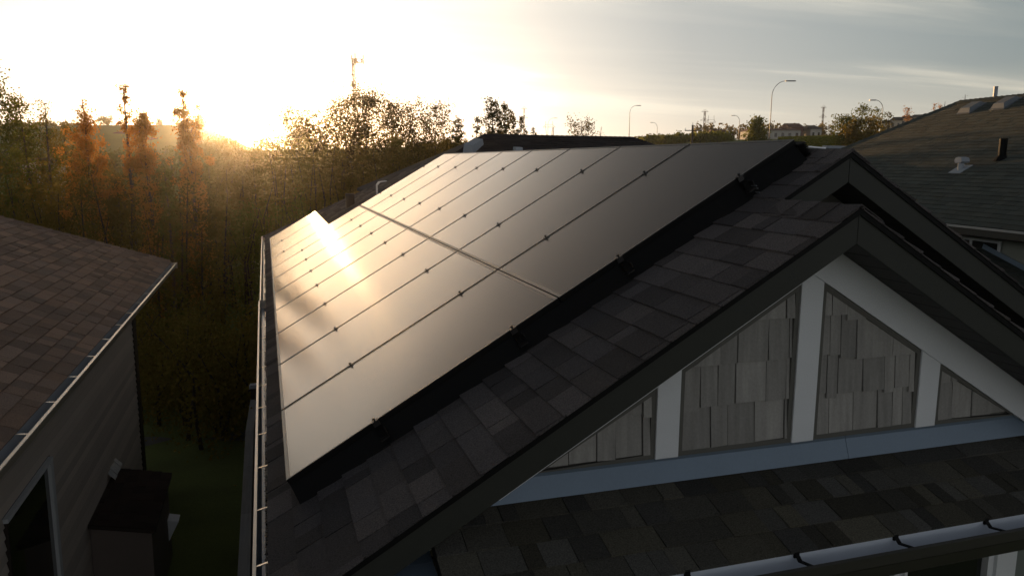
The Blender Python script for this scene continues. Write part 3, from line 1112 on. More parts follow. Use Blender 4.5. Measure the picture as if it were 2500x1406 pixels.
# ------------------------------------------------------------------ left neighbour
def build_left_house():
    pit = R(25.5)
    t, c, s = math.tan(pit), math.cos(pit), math.sin(pit)
    xe, ze, yb = -1.745, -0.25, 11.34
    wid = 4.2
    xr, zr_ = xe - wid, ze + wid * t
    yh = yb - wid
    yf = -7.0
    h = empty('neighbour_house', (-5.8, 2, GZ), 'brown roofed neighbouring house on the left with beige lap siding', 'house')
    d = MB()
    slab(d, [(xe, yf, ze), (xe, yb, ze), (xr, yh, zr_), (xr, yf, zr_)], .1)
    slab(d, [(xe - .003, yb + .003, ze), (xr - wid, yb + .003, ze), (xr, yh + .003, zr_)], .1)
    slab(d, [(xr - .003, yf, zr_), (xr - .003, yh, zr_), (xr - wid, yb, ze), (xr - wid, yf, ze)], .1)
    roof = d.build('roof', DECKL, h)
    ey = Vector((-c, 0, s))
    L = wid / c
    S = Shingles(SHL, seed=33, tag='l', widths=(.13, .17, .22, .27, .33))
    S.lay(Vector((xe, 0, ze)), Vector((0, 1, 0)), ey, [(.6, -.02), (yb + .01, -.02), (yh, L), (.6, L)], -.02)
    S.build(roof, 299)
    p0, p1 = Vector((xe, yb, ze + .012)), Vector((xr, yh, zr_ + .012))
    n = 42
    for i in range(n):
        q, q2 = p0.lerp(p1, i / n), p0.lerp(p1, (i + 1.12) / n)
        k = MB()
        a, b = Vector((.0, -.13, -.004)), Vector((-.13, 0, -.004))
        k.prism([q + a + Vector((0, 0, .014)), q + Vector((0, 0, .034)), q2 + Vector((0, 0, .020)), q2 + a], (0, 0, -.008))
        k.prism([q + Vector((0, 0, .034)), q + b + Vector((0, 0, .014)), q2 + b, q2 + Vector((0, 0, .020))], (0, 0, -.008))
        k.build('hip_cap', SHL, roof)
    # gutter
    g = MB()
    pr = [(xe + .005, ze - .012), (xe + .008, ze - .10), (xe + .06, ze - .105), (xe + .088, ze - .05), (xe + .092, ze - .014)]
    for i in range(4):
        (xa, za), (xb, zb) = pr[i], pr[i + 1]
        g.prism([(xa, yf, za), (xb, yf, zb), (xb, yb, zb), (xa, yb, za)], (-.001, 0, -.0015))
    gt = g.build('eave_gutter', VENT, h)
    l = MB()
    l.prism([(xe + .093, yf, ze - .010), (xe + .114, yf, ze - .013), (xe + .114, yb, ze - .013), (xe + .093, yb, ze - .010)], (0, 0, -.012))
    l.prism([(xe + .095, yf, ze - .0235), (xe + .110, yf, ze - .0245), (xe + .075, yf, ze - .115), (xe + .062, yf, ze - .112)], (0, yb - yf, 0))
    l.build('gutter_lip', LIP, gt)
    MB().box((xe, yb + .001, ze - .115), (xe + .113, yb + .004, ze - .010)).build('end_cap', LIP, gt)
    y = 1.2
    while y < yb - .1:
        MB().prism([(xe - .01, y, ze - .004), (xe + .096, y, ze - .012), (xe + .096, y + .02, ze - .012), (xe - .01, y + .02, ze - .004)], (0, 0, -.003)).build('gutter_hanger', LIP, gt)
        y += .74
    e = MB()
    e.box((xe - .03, yf, ze - .20), (xe - .002, yb, ze - .008))
    e.box((xr - wid, yb - .03, ze - .20), (xe - .031, yb - .002, ze - .008))
    e.build('fascia_board', BROWN, h)
    xw, ywl = -2.32, 10.72
    MB().box((xw, yf, ze - .20), (xe - .032, yb - .032, ze - .19)).build('soffit', BROWN, h)
    w = MB()
    w.box((xr - wid + .6, yf, GZ), (xw - .02, ywl, ze - .12))
    w.build('wall', BROWN, h)
    # lap siding, board by board
    wy0, wy1, wz0, wz1 = 3.46, 4.98, -3.6, -1.50
    z = ze - .20
    i = 0
    while z > GZ + .05:
        z2 = z - .1016
        spans = [(yf, ywl - .253)]
        if z2 < wz1 and z > wz0:
            spans = [(yf, wy0 - .02), (wy1 + .02, ywl - .253)]
        for a, b in spans:
            MB().prism([(xw - .018, a, z), (xw - .012, a, z), (xw + .006, a, z2 + .005), (xw + .005, a, z2), (xw - .018, a, z2)], (0, b - a, 0)).build('siding_board', SIDE, h)
        z = z2
        i += 1
    cb = MB()
    cb.box((xw - .018, ywl - .250, GZ), (xw + .020, ywl + .02, ze - .2))
    cb.build('corner_board', BROWN, h)
    # window with white casing
    win = MB().box((xw - .015, wy0 + .06, wz0 + .06), (xw - .006, wy1 - .10, wz1 - .04)).build('window', WIN, h)
    f = MB()
    f.box((xw - .015, wy0, wz1 - .038), (xw + .030, wy1, wz1))
    f.build('frame', WHITE, win)
    f = MB()
    f.box((xw - .015, wy1 - .098, wz0 + .06), (xw + .028, wy1, wz1 - .040))
    f.build('frame', WHITE, win)
    f = MB()
    f.box((xw - .015, wy0, wz0 + .06), (xw + .020, wy0 + .03, wz1 - .040))
    f.build('frame', BROWN, win)
    f = MB()
    f.box((xw - .015, wy0, wz0), (xw + .030, wy1, wz0 + .058))
    f.build('sill', WHITE, win)
    # fireplace chase with its own little roof
    x1, ya, y2 = -1.56, 6.25, 8.12
    zt0, zt1 = -2.875, -3.05
    ch = MB()
    ch.prism([(xw + .01, ya + .08, GZ), (x1 - .05, ya + .08, GZ), (x1 - .05, ya + .08, zt1 - .08), (xw + .01, ya + .08, zt0 - .09)], (0, y2 - ya - .16, 0))
    ch = ch.build('fireplace_chase', CHASE, h)
    r = MB()
    slab(r, [(xw + .008, ya, zt0), (x1, ya, zt1), (x1, y2, zt1), (xw + .008, y2, zt0)], .05)
    r.build('chase_roof', BROWN, ch)
    S = Shingles(SHX, seed=8, tag='c')
    cy = Vector((x1 - xw, 0, zt1 - zt0)).normalized() * -1
    S.lay(Vector((x1, 0, zt1)), Vector((0, 1, 0)), cy, [(ya - .01, -.01), (y2 + .01, -.01), (y2 + .01, .76), (ya - .01, .76)], -.01)
    S.build(ch, 80)
    fm = MB()
    rr = random.Random(4)
    y = 7.60
    k = 0
    while y < 8.2:
        yn = min(y + rr.uniform(.07, .13), 8.2)
        za, zb = rr.uniform(0, .02), rr.uniform(0, .02)
        fm.prism([(xw + .012, y, zt0 + .12 + za), (xw + .10, y, zt0 + .02 + za), (xw + .10, yn, zt0 + .02 + zb), (xw + .012, yn, zt0 + .12 + zb)], (0, 0, -.003))
        y = yn
    fm.build('step_flashing', STEP, ch)
    v = MB()
    v.prism([(x1 - .048, 7.75, -3.62), (x1 + .10, 7.75, -3.66), (x1 - .048, 7.75, -3.95)], (0, .24, 0))
    v.build('vent_hood', WHITE, ch)
    return h


build_left_house()


# ------------------------------------------------------------------ right neighbour
def build_right_house():
    A = R(7.2)
    d = Vector((math.sin(A), math.cos(A), 0))
    inn = Vector((math.cos(A), -math.sin(A), 0))
    e = Vector((12.0, 7.31, .55))
    pit = R(30)
    t = math.tan(pit)
    Q = lambda al, n_, z=0.0: e + d * al + inn * n_ + Vector((0, 0, z))
    wid, ah, ar, af = 4.65, 9.45, 5.47, -7.0
    zr_ = wid * t
    h = empty('neighbour_house', Q(1, 4.6, GZ - .55), 'neighbouring house on the right with a large grey green hip roof', 'house')
    dk = MB()
    slab(dk, [Q(af, 0), Q(ah, 0), Q(ar, wid, zr_), Q(af, wid, zr_)], .1)
    slab(dk, [Q(ah + .003, .003), Q(ah + .003, 2 * wid), Q(ar + .003, wid, zr_)], .1)
    slab(dk, [Q(af, wid + .003, zr_), Q(ar, wid + .003, zr_), Q(ah, 2 * wid), Q(af, 2 * wid)], .1)
    roof = dk.build('roof', DECK, h)
    ey = (inn * math.cos(pit) + Vector((0, 0, math.sin(pit))))
    L = wid / math.cos(pit)
    S = Shingles(SHR, seed=50, tag='r', exposure=.143, widths=(.2, .26, .33, .4))
    S.lay(e, d, ey, [(-4.5, -.03), (ah + .01, -.03), (ar, L), (-4.5, L)], -.03)
    S.build(roof, 299)
    for p0, p1, n in ((Q(ah, 0, .012), Q(ar, wid, zr_ + .012), 44), (Q(ar, wid, zr_ + .012), Q(-4.5, wid, zr_ + .012), 60)):
        dd = (p1 - p0).normalized()
        sd = dd.cross(Vector((0, 0, 1))).normalized() * .14
        for i in range(n):
            q, q2 = p0.lerp(p1, i / n), p0.lerp(p1, (i + 1.1) / n)
            cp = MB()
            for sg in (-1, 1):
                dz = -.055
                cp.prism([q + Vector((0, 0, .035)), q + sd * sg + Vector((0, 0, dz)), q2 + sd * sg + Vector((0, 0, dz - .01)), q2 + Vector((0, 0, .022))], (0, 0, -.012))
            cp.build('ridge_cap', SHR, roof)
    # gutter, soffit, wall, window
    g = MB()
    g.prism([Q(af, -.11, -.012), Q(ah, -.11, -.012), Q(ah, -.135, -.016), Q(af, -.135, -.016)], (0, 0, -.035))
    gt = g.build('gutter_lip', PALEW, h)
    g = MB()
    g.prism([Q(af, -.10, -.05), Q(ah, -.10, -.05), Q(ah, 0, -.06), Q(af, 0, -.06)], (0, 0, -.12))
    g.build('eave_gutter', GUTD, h)
    MB().prism([Q(af, .0, -.2), Q(ah, .0, -.2), Q(ah, .5, -.2), Q(af, .5, -.2)], (0, 0, .01)).build('soffit', BROWN, h)
    w = MB()
    w.prism([Q(af, .53, -.2), Q(ah - .6, .53, -.2), Q(ah - .6, 8.7, -.2), Q(af, 8.7, -.2)], (0, 0, -4.6))
    w.build('wall', SIDR, h)
    for i in range(18):
        z = -.205 - .14 * i
        sp = [(af, ah - .7)] if not (.27 < .55 + z + .14 and False) else []
        MB().prism([Q(af, .515, z), Q(af, .528, z), Q(af, .528, z - .14), Q(af, .498, z - .139)], d * (ah - .7 - af)).build('siding_board', SIDR, h)
    z0 = .27 - .55
    win = MB().prism([Q(.30, .492, z0 - .04), Q(-.73, .492, z0 - .04), Q(-.73, .492, z0 - .9), Q(.30, .492, z0 - .9)], inn * .004).build('window', WIN, h)
    for (a, b, za, zb) in ((.36, -.80, z0, z0 - .045), (-.74, -.80, z0 - .046, z0 - .95), (.36, .30, z0 - .046, z0 - .95), (-.085, -.125, z0 - .046, z0 - .95)):
        MB().prism([Q(a, .470, za), Q(b, .470, za), Q(b, .470, zb), Q(a, .470, zb)], inn * .021).build('frame', WHITE, win)
    # lower roof with its flashing in front of that wall
    lr = MB()
    lr.prism([Q(-.42, .48, -.46), Q(-4.4, .48, -1.62), Q(-4.4, -2.6, -1.62), Q(-.42, -2.6, -.46)], (0, 0, -.08))
    lr = lr.build('lower_roof', DECK, h)
    S = Shingles(SHR, seed=51, tag='r2')
    lo_ = Q(-4.4, 0, -1.62)
    le = (Q(-.42, 0, -.46) - lo_).normalized()
    S.lay(lo_ + Vector((0, 0, .002)), inn, le, [(-2.62, -.02), (.47, -.02), (.47, 4.14), (-2.62, 4.14)], -.02)
    S.build(lr, 0)
    MB().prism([Q(-.42, .47, -.36), Q(-4.4, .47, -1.52), Q(-4.4, .44, -1.60), Q(-.42, .44, -.44)], inn * .004).build('wall_flashing', FLASH, lr)
    # roof fittings
    nn = (Vector((0, 0, 1)) * math.cos(pit) - inn * math.sin(pit))
    for al, n_ in ((4.52, 4.20), (3.56, 4.28)):
        c = Q(al, n_, n_ * t)
        b = MB()
        b.obox(c + nn * .02, d, ey, nn, .44, .54, .025)
        b.add([c + d * a + ey * b_ + nn * z_ for a, b_, z_ in ((-.2, -.24, .035), (.2, -.24, .035), (.2, .24, .035), (-.2, .24, .035), (-.15, -.15, .12), (.15, -.15, .12), (.15, .19, .11), (-.15, .19, .11))],
              [(4, 5, 6, 7), (0, 1, 5, 4), (1, 2, 6, 5), (2, 3, 7, 6), (3, 0, 4, 7)])
        b.build('box_vent', VENTD, roof)
    c = Q(1.71, 1.66, 1.66 * t)
    gv = MB()
    gv.obox(c + nn * .012, d, ey, nn, .34, .34, .016)
    gv.tube([c + Vector((0, 0, -.05)), c + Vector((0, 0, .14))], .062, 14)
    prof = [(-.07, .14), (.07, .14), (.10, .19), (.07, .245), (.0, .265), (-.09, .245), (-.12, .17)]
    gv.prism([c + inn * (-.09) + d * a_ + Vector((0, 0, b_)) for a_, b_ in prof], inn * .19)
    gv.build('goose_neck_vent', VENT, roof)
    c = Q(1.10, 2.06, 2.06 * t)
    pv = MB()
    pv.tube([c + Vector((0, 0, -.1)), c + Vector((0, 0, .40))], .075, 12)
    pv.tube([c + Vector((0, 0, -.05)), c + Vector((0, 0, .06))], [.16, .085], 12)
    pv.build('vent_pipe', BLACK, roof)
    c = Q(4.65, wid + .3, zr_)
    MB().tube([c, c + Vector((0, 0, .32))], .05, 8).build('flue_pipe', VENT, roof)


build_right_house()


def build_low_roof_right():
    """low neighbouring roof that shows between our ridge and the hip roof"""
    h = empty('neighbour_garage', (12.5, 20, GZ), 'low grey roof showing between the dark ridge and the large hip roof', 'garage')
    d = MB()
    d.prism([at(1900, 400, 21), at(2140, 400, 22), at(2120, 363, 25), at(1930, 357, 24.6)], (0, 0, -.1))
    r = d.build('roof', SHR, h)
    b = MB()
    b.prism([at(1900, 400, 21) + Vector((.3, .4, -.11)), at(2140, 400, 22) + Vector((-.3, .4, -.11)), at(2120, 363, 25) + Vector((-.3, -.2, -.6)), at(1930, 357, 24.6) + Vector((.3, -.2, -.6))], (0, 0, -4.0))
    b.build('wall', SIDR, h)
    p = at(2042, 358, 24)
    MB().box(p - Vector((.45, .1, .06)), p + Vector((.45, .1, .02))).build('ridge_vent', VENT, r)


build_low_roof_right()


def build_rear_house():
    yr, ye = 20.6, 16.9
    h = empty('rear_house', (9, 20, GZ), 'house with a dark brown hip roof directly behind the solar array', 'house')

    def ony(px, py, y):
        q = at(px, py, 1) - CAM
        return CAM + q * ((y - CAM.y) / q.y)
    rl, rr_ = ony(1182, 333, yr), ony(1545, 334, yr)
    zt = (rl.z + rr_.z) / 2
    rl.z = rr_.z = zt
    ze = zt - (yr - ye) * math.tan(R(26))
    hw = yr - ye
    el, er = Vector((rl.x - hw, ye, ze)), Vector((rr_.x + hw, ye, ze))
    bl, br = Vector((rl.x - hw, yr + hw, ze)), Vector((rr_.x + hw, yr + hw, ze))
    d = MB()
    slab(d, [el, er, rr_, rl], .1)
    slab(d, [br, bl, rl + Vector((0, .003, 0)), rr_ + Vector((0, .003, 0))], .1)
    slab(d, [bl, el, rl - Vector((.003, 0, 0))], .1)
    slab(d, [er, br, rr_ + Vector((.003, 0, 0))], .1)
    roof = d.build('roof', DECKL, h)
    ey = (rl - Vector((rl.x, ye, ze))).normalized()
    L = (rl - Vector((rl.x, ye, ze))).length
    S = Shingles(SHB, seed=70, tag='b', exposure=.16, widths=(.3, .4, .5))
    S.lay(Vector((0, ye, ze)), Vector((1, 0, 0)), ey, [(el.x, -.02), (er.x, -.02), (rr_.x, L), (rl.x, L)], -.02)
    S.build(roof, 0)
    c = MB()
    n = 30
    for i in range(n):
        q, q2 = rl.lerp(rr_, i / n), rl.lerp(rr_, (i + 1.05) / n)
        c.prism([q + Vector((0, -.14, -.03)), q + Vector((0, 0, .045)), q2 + Vector((0, 0, .030)), q2 + Vector((0, -.14, -.045))], (0, 0, -.01))
    for a, b in ((el, rl), (er, rr_)):
        for i in range(n):
            q, q2 = a.lerp(b, i / n), a.lerp(b, (i + 1.05) / n)
            sx = .12 if a is el else -.12
            c.prism([q + Vector((sx, -.05, .0)), q + Vector((0, 0, .05)), q2 + Vector((0, 0, .035)), q2 + Vector((sx, -.05, -.01))], (0, 0, -.01))
    c.build('ridge_cap', SHB, roof, kind='stuff')
    w = MB().box((el.x + .5, ye + .5, GZ), (er.x - .5, yr + hw - .5, ze - .11))
    w.build('wall', SIDE, h)
    # long box vent on the left hip and a small one lower on the slope
    a, b = ony(1140, 363, 19.2), ony(1172, 343, 20.0)
    dv = (b - a).normalized()
    sd = Vector((1, -.3, 0)).normalized()
    u2 = dv.cross(sd).normalized()
    if u2.z < 0:
        u2 = -u2
    m = MB()
    mid = (a + b) / 2
    m.add([mid + dv * x * .48 + sd * y * .16 + u2 * z for x, y, z in ((-1, -1, -.25), (1, -1, -.25), (1, 1, -.25), (-1, 1, -.25), (-.9, -.8, .11), (.85, -.8, .11), (.85, .8, .07), (-.9, .8, .07))],
          [(4, 5, 6, 7), (0, 1, 5, 4), (1, 2, 6, 5), (2, 3, 7, 6), (3, 0, 4, 7)])
    m.build('box_vent', VENT, roof)
    p = ony(1266, 366, 19.0)
    m = MB()
    m.add([p + Vector(q) for q in ((-.13, -.1, -.12), (.13, -.1, -.12), (.13, .2, -.12), (-.13, .2, -.12), (-.11, -.06, .07), (.11, -.06, .07), (.11, .2, .09), (-.11, .2, .09))],
          [(4, 5, 6, 7), (0, 1, 5, 4), (1, 2, 6, 5), (2, 3, 7, 6), (3, 0, 4, 7)])
    m.build('box_vent', VENT, roof)


build_rear_house()


# ------------------------------------------------------------------ yard fence
def build_fence():
    f = empty('wooden_fence', (-.41, 5, GZ), 'weathered grey wooden fence running below the eave gutter', 'fence')
    pts = [Vector((-.405, .5, -2.6)), Vector((-.414, 3.9, -2.6)), Vector((-.432, 8.44, -2.6)), Vector((-.385, 10.1, -2.6))]
    for a, b in zip(pts[:-1], pts[1:]):
        ln = (b - a).length
        n = max(1, round(ln / 1.7))
        for i in range(n):
            p, q = a.lerp(b, i / n), a.lerp(b, (i + 1) / n)
            MB().prism([p + Vector((-.06, .003, 0)), p + Vector((.06, .003, 0)), q + Vector((.06, -.003, 0)), q + Vector((-.06, -.003, 0))], (0, 0, -.038)).build('top_rail', FENCE, f)
        m = max(2, round(ln / .15))
        for i in range(m):
            p, q = a.lerp(b, (i + .04) / m), a.lerp(b, (i + .96) / m)
            MB().prism([p + Vector((-.010, 0, -.04)), p + Vector((.010, 0, -.04)), q + Vector((.010, 0, -.04)), q + Vector((-.010, 0, -.04))], (0, 0, GZ + 2.62)).build('fence_board', FENCE, f)
    e = pts[-1] + Vector((0, .12, 0))
    MB().box((e.x - .05, e.y - .05, GZ), (e.x + .05, e.y + .05, -2.42)).build('post', BARKD, f)
    c = MB()
    c.box((e.x - .075, e.y - .075, -2.418), (e.x + .075, e.y + .075, -2.385))
    c.prism([(e.x - .06, e.y - .06, -2.384), (e.x + .06, e.y - .06, -2.384), (e.x + .06, e.y + .06, -2.384), (e.x - .06, e.y + .06, -2.384)], (0, 0, .03))
    c.build('post_cap', VENT, f)


build_fence()

# ------------------------------------------------------------------ trees


def unit(v):
    return v / np.maximum(np.linalg.norm(v, axis=1, keepdims=True), 1e-9)


def leaf_quads(c, size):
    n = len(c)
    u = unit(rng.normal(0, 1, (n, 3)))
    w = unit(np.cross(u, rng.normal(0, 1, (n, 3))))
    s = size * rng.uniform(.6, 1.25, (n, 1))
    u, w = u * s, w * s * .72
    V = np.stack([c - u, c - w * 1.0, c + u, c + w], 1).reshape(-1, 3)
    return V, np.arange(4 * n).reshape(-1, 4)


def make_tree(px, top, d, hw, kind, lm, label, n=6000, leaf=.06, low=.12, bark=None, group=None, name='tree', lean=0.0, cat='tree', gap=0.0):
    p = at(px, 700, d)
    x, y = p.x, p.y
    gz = ground(x, y) - .05
    ztop = at(px, top, d).z
    h = ztop - gz
    rad = hw / FPX * d
    base = Vector((x, y, gz))
    o = empty(name, base, label, cat, group)
    tr = MB()
    tp = []
    wob = rng.normal(0, .02 * h, 2)
    for i in range(7):
        f = i / 6
        tp.append(base + Vector((wob[0] * math.sin(f * 3) + lean * f * h, wob[1] * math.sin(f * 2.4), h * f * .985)))
    r0 = max(.012 * h, .05)
    tr.tube(tp, [r0 * (1 - .93 * i / 6) + .006 for i in range(7)], 6)

    def trunk(f):
        k = min(int(f * 6), 5)
        return tp[k].lerp(tp[k + 1], f * 6 - k)
    cents, wts = [], []
    nl = {'poplar': 46, 'aspen': 34, 'round': 34, 'bare': 26, 'spire': 22, 'spruce': 60, 'bush': 40}[kind]
    for i in range(nl):
        f0 = low + (1 - low) * (i + rng.uniform(0, .9)) / nl
        f0 = min(f0, .97)
        rel = (f0 - low) / (1 - low)
        az = i * 2.4 + rng.uniform(-.5, .5)
        if kind == 'poplar':
            el, ln = R(rng.uniform(62, 78)), rad * rng.uniform(1.7, 2.9) * (1.0 if rel < .72 else 1.0 - (rel - .72) * 2.1)
        elif kind == 'spire':
            el, ln = R(rng.uniform(50, 75)), rad * 2.3 * (1.05 - rel * .8)
        elif kind == 'aspen':
            el, ln = R(rng.uniform(25, 62)), rad * 1.6 * (math.sin(math.pi * min(rel * .72 + .26, 1)) ** .6 + .1)
        elif kind == 'round':
            el, ln = R(rng.uniform(5, 60)), rad * 1.45 * (math.sin(math.pi * min(rel * .68 + .30, 1)) ** .6 + .1)
        elif kind == 'bush':
            el, ln = R(rng.uniform(5, 80)), rad * 1.1 * (math.sin(math.pi * min(rel * .6 + .38, 1)) ** .5 + .1)
        elif kind == 'spruce':
            el, ln = R(rng.uniform(-15, 8)), rad * 1.1 * (1.03 - rel)
        else:
            el, ln = R(rng.uniform(30, 65)), rad * 1.5 * (1.1 - rel * .8)
        ln = min(ln, h * (1.02 - f0) / max(math.sin(el), .12) if math.sin(el) > 0 else ln)
        ln *= rng.uniform(.75, 1.12)
        a = trunk(f0)
        dv = Vector((math.cos(az) * math.cos(el), math.sin(az) * math.cos(el), math.sin(el)))
        m = a + dv * ln * .55 + Vector((0, 0, -.02 * ln))
        b = a + dv * ln + Vector((0, 0, .10 * ln))
        rr = max(r0 * (1 - f0) * .45, .008)
        tr.tube([a, m, b], [rr, rr * .6, rr * .2], 4, False)
        if rng.uniform() < gap:
            continue
        k = 7 if kind != 'spruce' else 9
        for s in np.linspace(.22 if kind in ('poplar', 'spruce') else .38, 1.0, k):
            q = (a.lerp(m, s / .55) if s < .55 else m.lerp(b, (s - .55) / .45))
            off = rng.normal(0, 1, 3) * ln * (.10 if kind == 'poplar' else .17)
            e = q + Vector(off)
            if kind in ('bare', 'round', 'aspen') and s > .5:
                tr.tube([q, e], [rr * .25, rr * .1], 3, False)
            cents.append(e)
            wts.append(ln * (.7 + .6 * s))
    if n:
        c = np.array([tuple(v) for v in cents])
        wv = np.array(wts)
        wv = np.maximum(wv, 1e-4) * rng.uniform(.25, 1.6, len(wv)) ** (2.2 if kind == 'poplar' else 1.9)
        idx = rng.choice(len(c), n, p=wv / wv.sum())
        sp = {'poplar': .11, 'spire': .10, 'aspen': .14, 'round': .15, 'bush': .17, 'bare': .1, 'spruce': .10}[kind]
        pos = c[idx] + rng.normal(0, 1, (n, 3)) * max(rad * sp * 1.3, leaf)
        V, Qd = leaf_quads(pos, leaf)
        npmesh('crown', V, Qd, lm, o)
    tr.build('trunk', bark or BARK, o)
    return o


G1 = 'trees of the wood behind the houses'
TREES = [
    # px, top row, distance, half width px, kind, leaf, label, leaves, leaf size, low, extra
    (18, 168, 25, 62, 'aspen', LG, 'tall green aspen at the far left, its crown rising above the hill', 11500, .046, .10, {}),
    (86, 244, 27, 46, 'aspen', LG, 'green aspen with a thin top, just right of the tallest one at the left', 9500, .044, .12, {}),
    (150, 250, 26, 45, 'bare', LO, 'nearly bare tree whose grey branches fork above the left skyline', 3150, 0.0306, .2, {}),
    (185, 312, 29, 52, 'round', LO, 'olive green bushy tree left of the first orange poplar', 12600, 0.0354, .08, {}),
    (240, 296, 23.5, 44, 'poplar', LP, 'broad orange bronze poplar, leftmost of the three columnar poplars', 15500, .034, .06, {}),
    (236, 240, 24.6, 17, 'spire', LP, 'thin sparse spire rising just behind the leftmost orange poplar', 700, .040, .45, {}),
    (363, 284, 22.5, 38, 'poplar', LP, 'orange bronze poplar in the middle of the three columnar poplars', 15500, .034, .06, {}),
    (336, 205, 24.5, 26, 'spire', LP, 'sparse pale spire standing left behind the middle orange poplar', 2200, .040, .45, {}),
    (478, 284, 23, 36, 'poplar', LP, 'orange bronze poplar, rightmost of the three columnar poplars', 15500, .034, .06, {}),
    (476, 214, 24, 13, 'spire', LP, 'sparse narrow spire rising straight out of the rightmost orange poplar', 2000, .040, .5, {}),
    (418, 394, 21.5, 26, 'aspen', LG, 'short young green tree between the middle and rightmost orange poplars', 6720, 0.0313, .06, {}),
    (300, 430, 24, 34, 'round', LO, 'low olive tree in the gap right of the leftmost orange poplar', 8820, 0.0340, .06, {}),
    (545, 352, 60, 48, 'aspen', LO, 'olive aspen beside the rightmost orange poplar, just left of the sun', 12000, 0.070, .08, {}),
    (598, 356, 57, 46, 'round', LO, 'golden olive tree straight below the sun', 12000, 0.070, .08, {}),
    (660, 345, 56, 42, 'round', LO, 'olive tree just right below the sun', 12000, 0.070, .08, {}),
    (728, 282, 55, 49, 'aspen', LT, 'tree with a ragged loose top, first to the right of the sun', 10171, .072, .14, {}),
    (778, 278, 55, 51, 'round', LT, 'dense crowned tree second to the right of the sun', 13710, .072, .14, {}),
    (838, 254, 59, 54, 'round', LT, 'dense broad tree below the left side of the mast', 15036, .072, .14, {}),
    (906, 244, 57, 49, 'aspen', LT, 'tallest leafy tree right of the mast', 13267, .072, .14, {}),
    (965, 260, 60, 44, 'round', LT, 'loose crowned tree with sky showing through, second right of the mast', 8402, .072, .2, {}),
    (1012, 256, 58, 44, 'round', LT, 'spreading tree third right of the mast, its twigs reaching up and out', 7296, .072, .2, {}),
    (1062, 266, 59, 42, 'aspen', LT, 'open tree at the right end of the wood, its branches pointing right', 5749, .072, .22, {'lean': .03}),
    (1122, 288, 46, 15, 'aspen', LD, 'small dark columnar tree, leftmost of the row behind the rear roof', 3150, 0.0578, .4, {}),
    (1166, 286, 46, 12, 'aspen', LD, 'slim dark tree, second from left in the row behind the rear roof', 1890, 0.0578, .4, {}),
    (1196, 247, 46, 24, 'aspen', LD, 'tallest dark tree of the row behind the rear roof', 5880, 0.0578, .35, {}),
    (1232, 258, 46, 19, 'aspen', LD, 'second tallest dark tree, right beside the tallest of the row behind the rear roof', 4200, 0.0578, .35, {}),
    (1248, 282, 47, 13, 'aspen', LD, 'lower dark tree leaning on the second tallest of the row behind the rear roof', 2310, 0.0578, .4, {}),
    (1272, 282, 47, 11, 'aspen', LD, 'thin dark tree in front of the hazy left pylon', 1890, 0.0578, .4, {}),
    (1297, 308, 47, 7, 'aspen', LD, 'tiny dark treetop at the right end of the row behind the rear roof', 840, 0.0578, .5, {}),
    (1408, 300, 60, 34, 'round', LD, 'round open treetop above the middle of the rear roof', 2310, 0.0680, .55, {}),
    (1462, 308, 62, 16, 'bare', LD, 'small bare treetop right of the round open one above the rear roof', 0, 0.0680, .5, {}),
]
for (px, top, d, hw, kind, lm, lab, n, lf, low, kw) in TREES:
    make_tree(px, top, d, hw, kind, lm, lab, n, lf, low, group=G1 if px < 1100 else 'row of trees behind the rear roof', name='poplar_tree' if kind in ('poplar', 'spire') else 'tree',
              bark=BARKD if px > 1100 else BARK, **kw)


def thicket(name, label, cols, m, n, leaf, dens=1.0):
    """uncountable young growth: columns (pixel, top row, distance, half width px)"""
    pos = []
    tr = MB()
    for (px, top, d, hw) in cols:
        p = at(px, 700, d)
        gz = ground(p.x, p.y)
        zt = at(px, top, d).z
        k = int(n / len(cols))
        r = hw / FPX * d
        # several thin stems each, leaves clumped round points on them
        for s in range(5):
            sx, sy = p.x + rng.normal(0, r * .6), p.y + rng.normal(0, 1.2)
            hh = (zt - gz) * rng.uniform(.7, 1.0)
            tr.tube([(sx, sy, gz), (sx + rng.normal(0, .15), sy, gz + hh * .55), (sx + rng.normal(0, .3), sy, gz + hh * .95)], [.05, .03, .008], 5, False)
            m_ = 26
            cz = gz + hh * (rng.uniform(.03, 1, m_) ** .8)
            cx = sx + rng.normal(0, r * .42, m_) * (1.15 - (cz - gz) / hh * .6)
            cy = sy + rng.normal(0, .8, m_)
            idx = rng.integers(0, m_, k // 5)
            q = np.stack([cx[idx], cy[idx], cz[idx]], 1) + rng.normal(0, .20, (len(idx), 3))
            pos.append(q)
    c = np.concatenate(pos)
    V, Qd = leaf_quads(c, leaf)
    o = npmesh(name, V, Qd, m, kind='stuff')
    tag(o, label, 'undergrowth')
    t = tr.build('stem', BARKD, o)
    t['kind'] = 'stuff'
    return o


thicket('undergrowth', 'tangled dark green young growth filling the wood from the left edge to the array',
        [(px, 405 + 26 * math.sin(px * .043), 26 + 4 * math.sin(px * .071), 36) for px in range(-20, 560, 32)], LO, 95000, .044)
thicket('undergrowth', 'dense olive young growth under the trees right of the sun',
        [(px, (336 if px > 690 else 384 - (px - 520) * .14) + 10 * math.sin(px * .05), 50 + 4 * math.sin(px * .09), 36) for px in range(520, 1190, 26)], LO, 130000, .068)
thicket('undergrowth', 'green bushes at the foot of the wood behind the left corner of the roofs',
        [(px, 480 + 30 * math.sin(px * .05), 30 + 3 * math.sin(px * .09), 40) for px in range(0, 760, 40)], LG, 60000, .046)

thicket('undergrowth', 'shadowed shrubs and saplings between the lawn and the wood',
        [(px, 800 + 70 * math.sin(px * .037) + 30 * math.sin(px * .11), 18.5 + 1.6 * math.sin(px * .07), 34) for px in range(300, 680, 26)], LO, 42000, .040)

# ------------------------------------------------------------------ far things
def base_at(px, d):
    p = at(px, 360, d)
    return Vector((p.x, p.y, ground(p.x, p.y)))


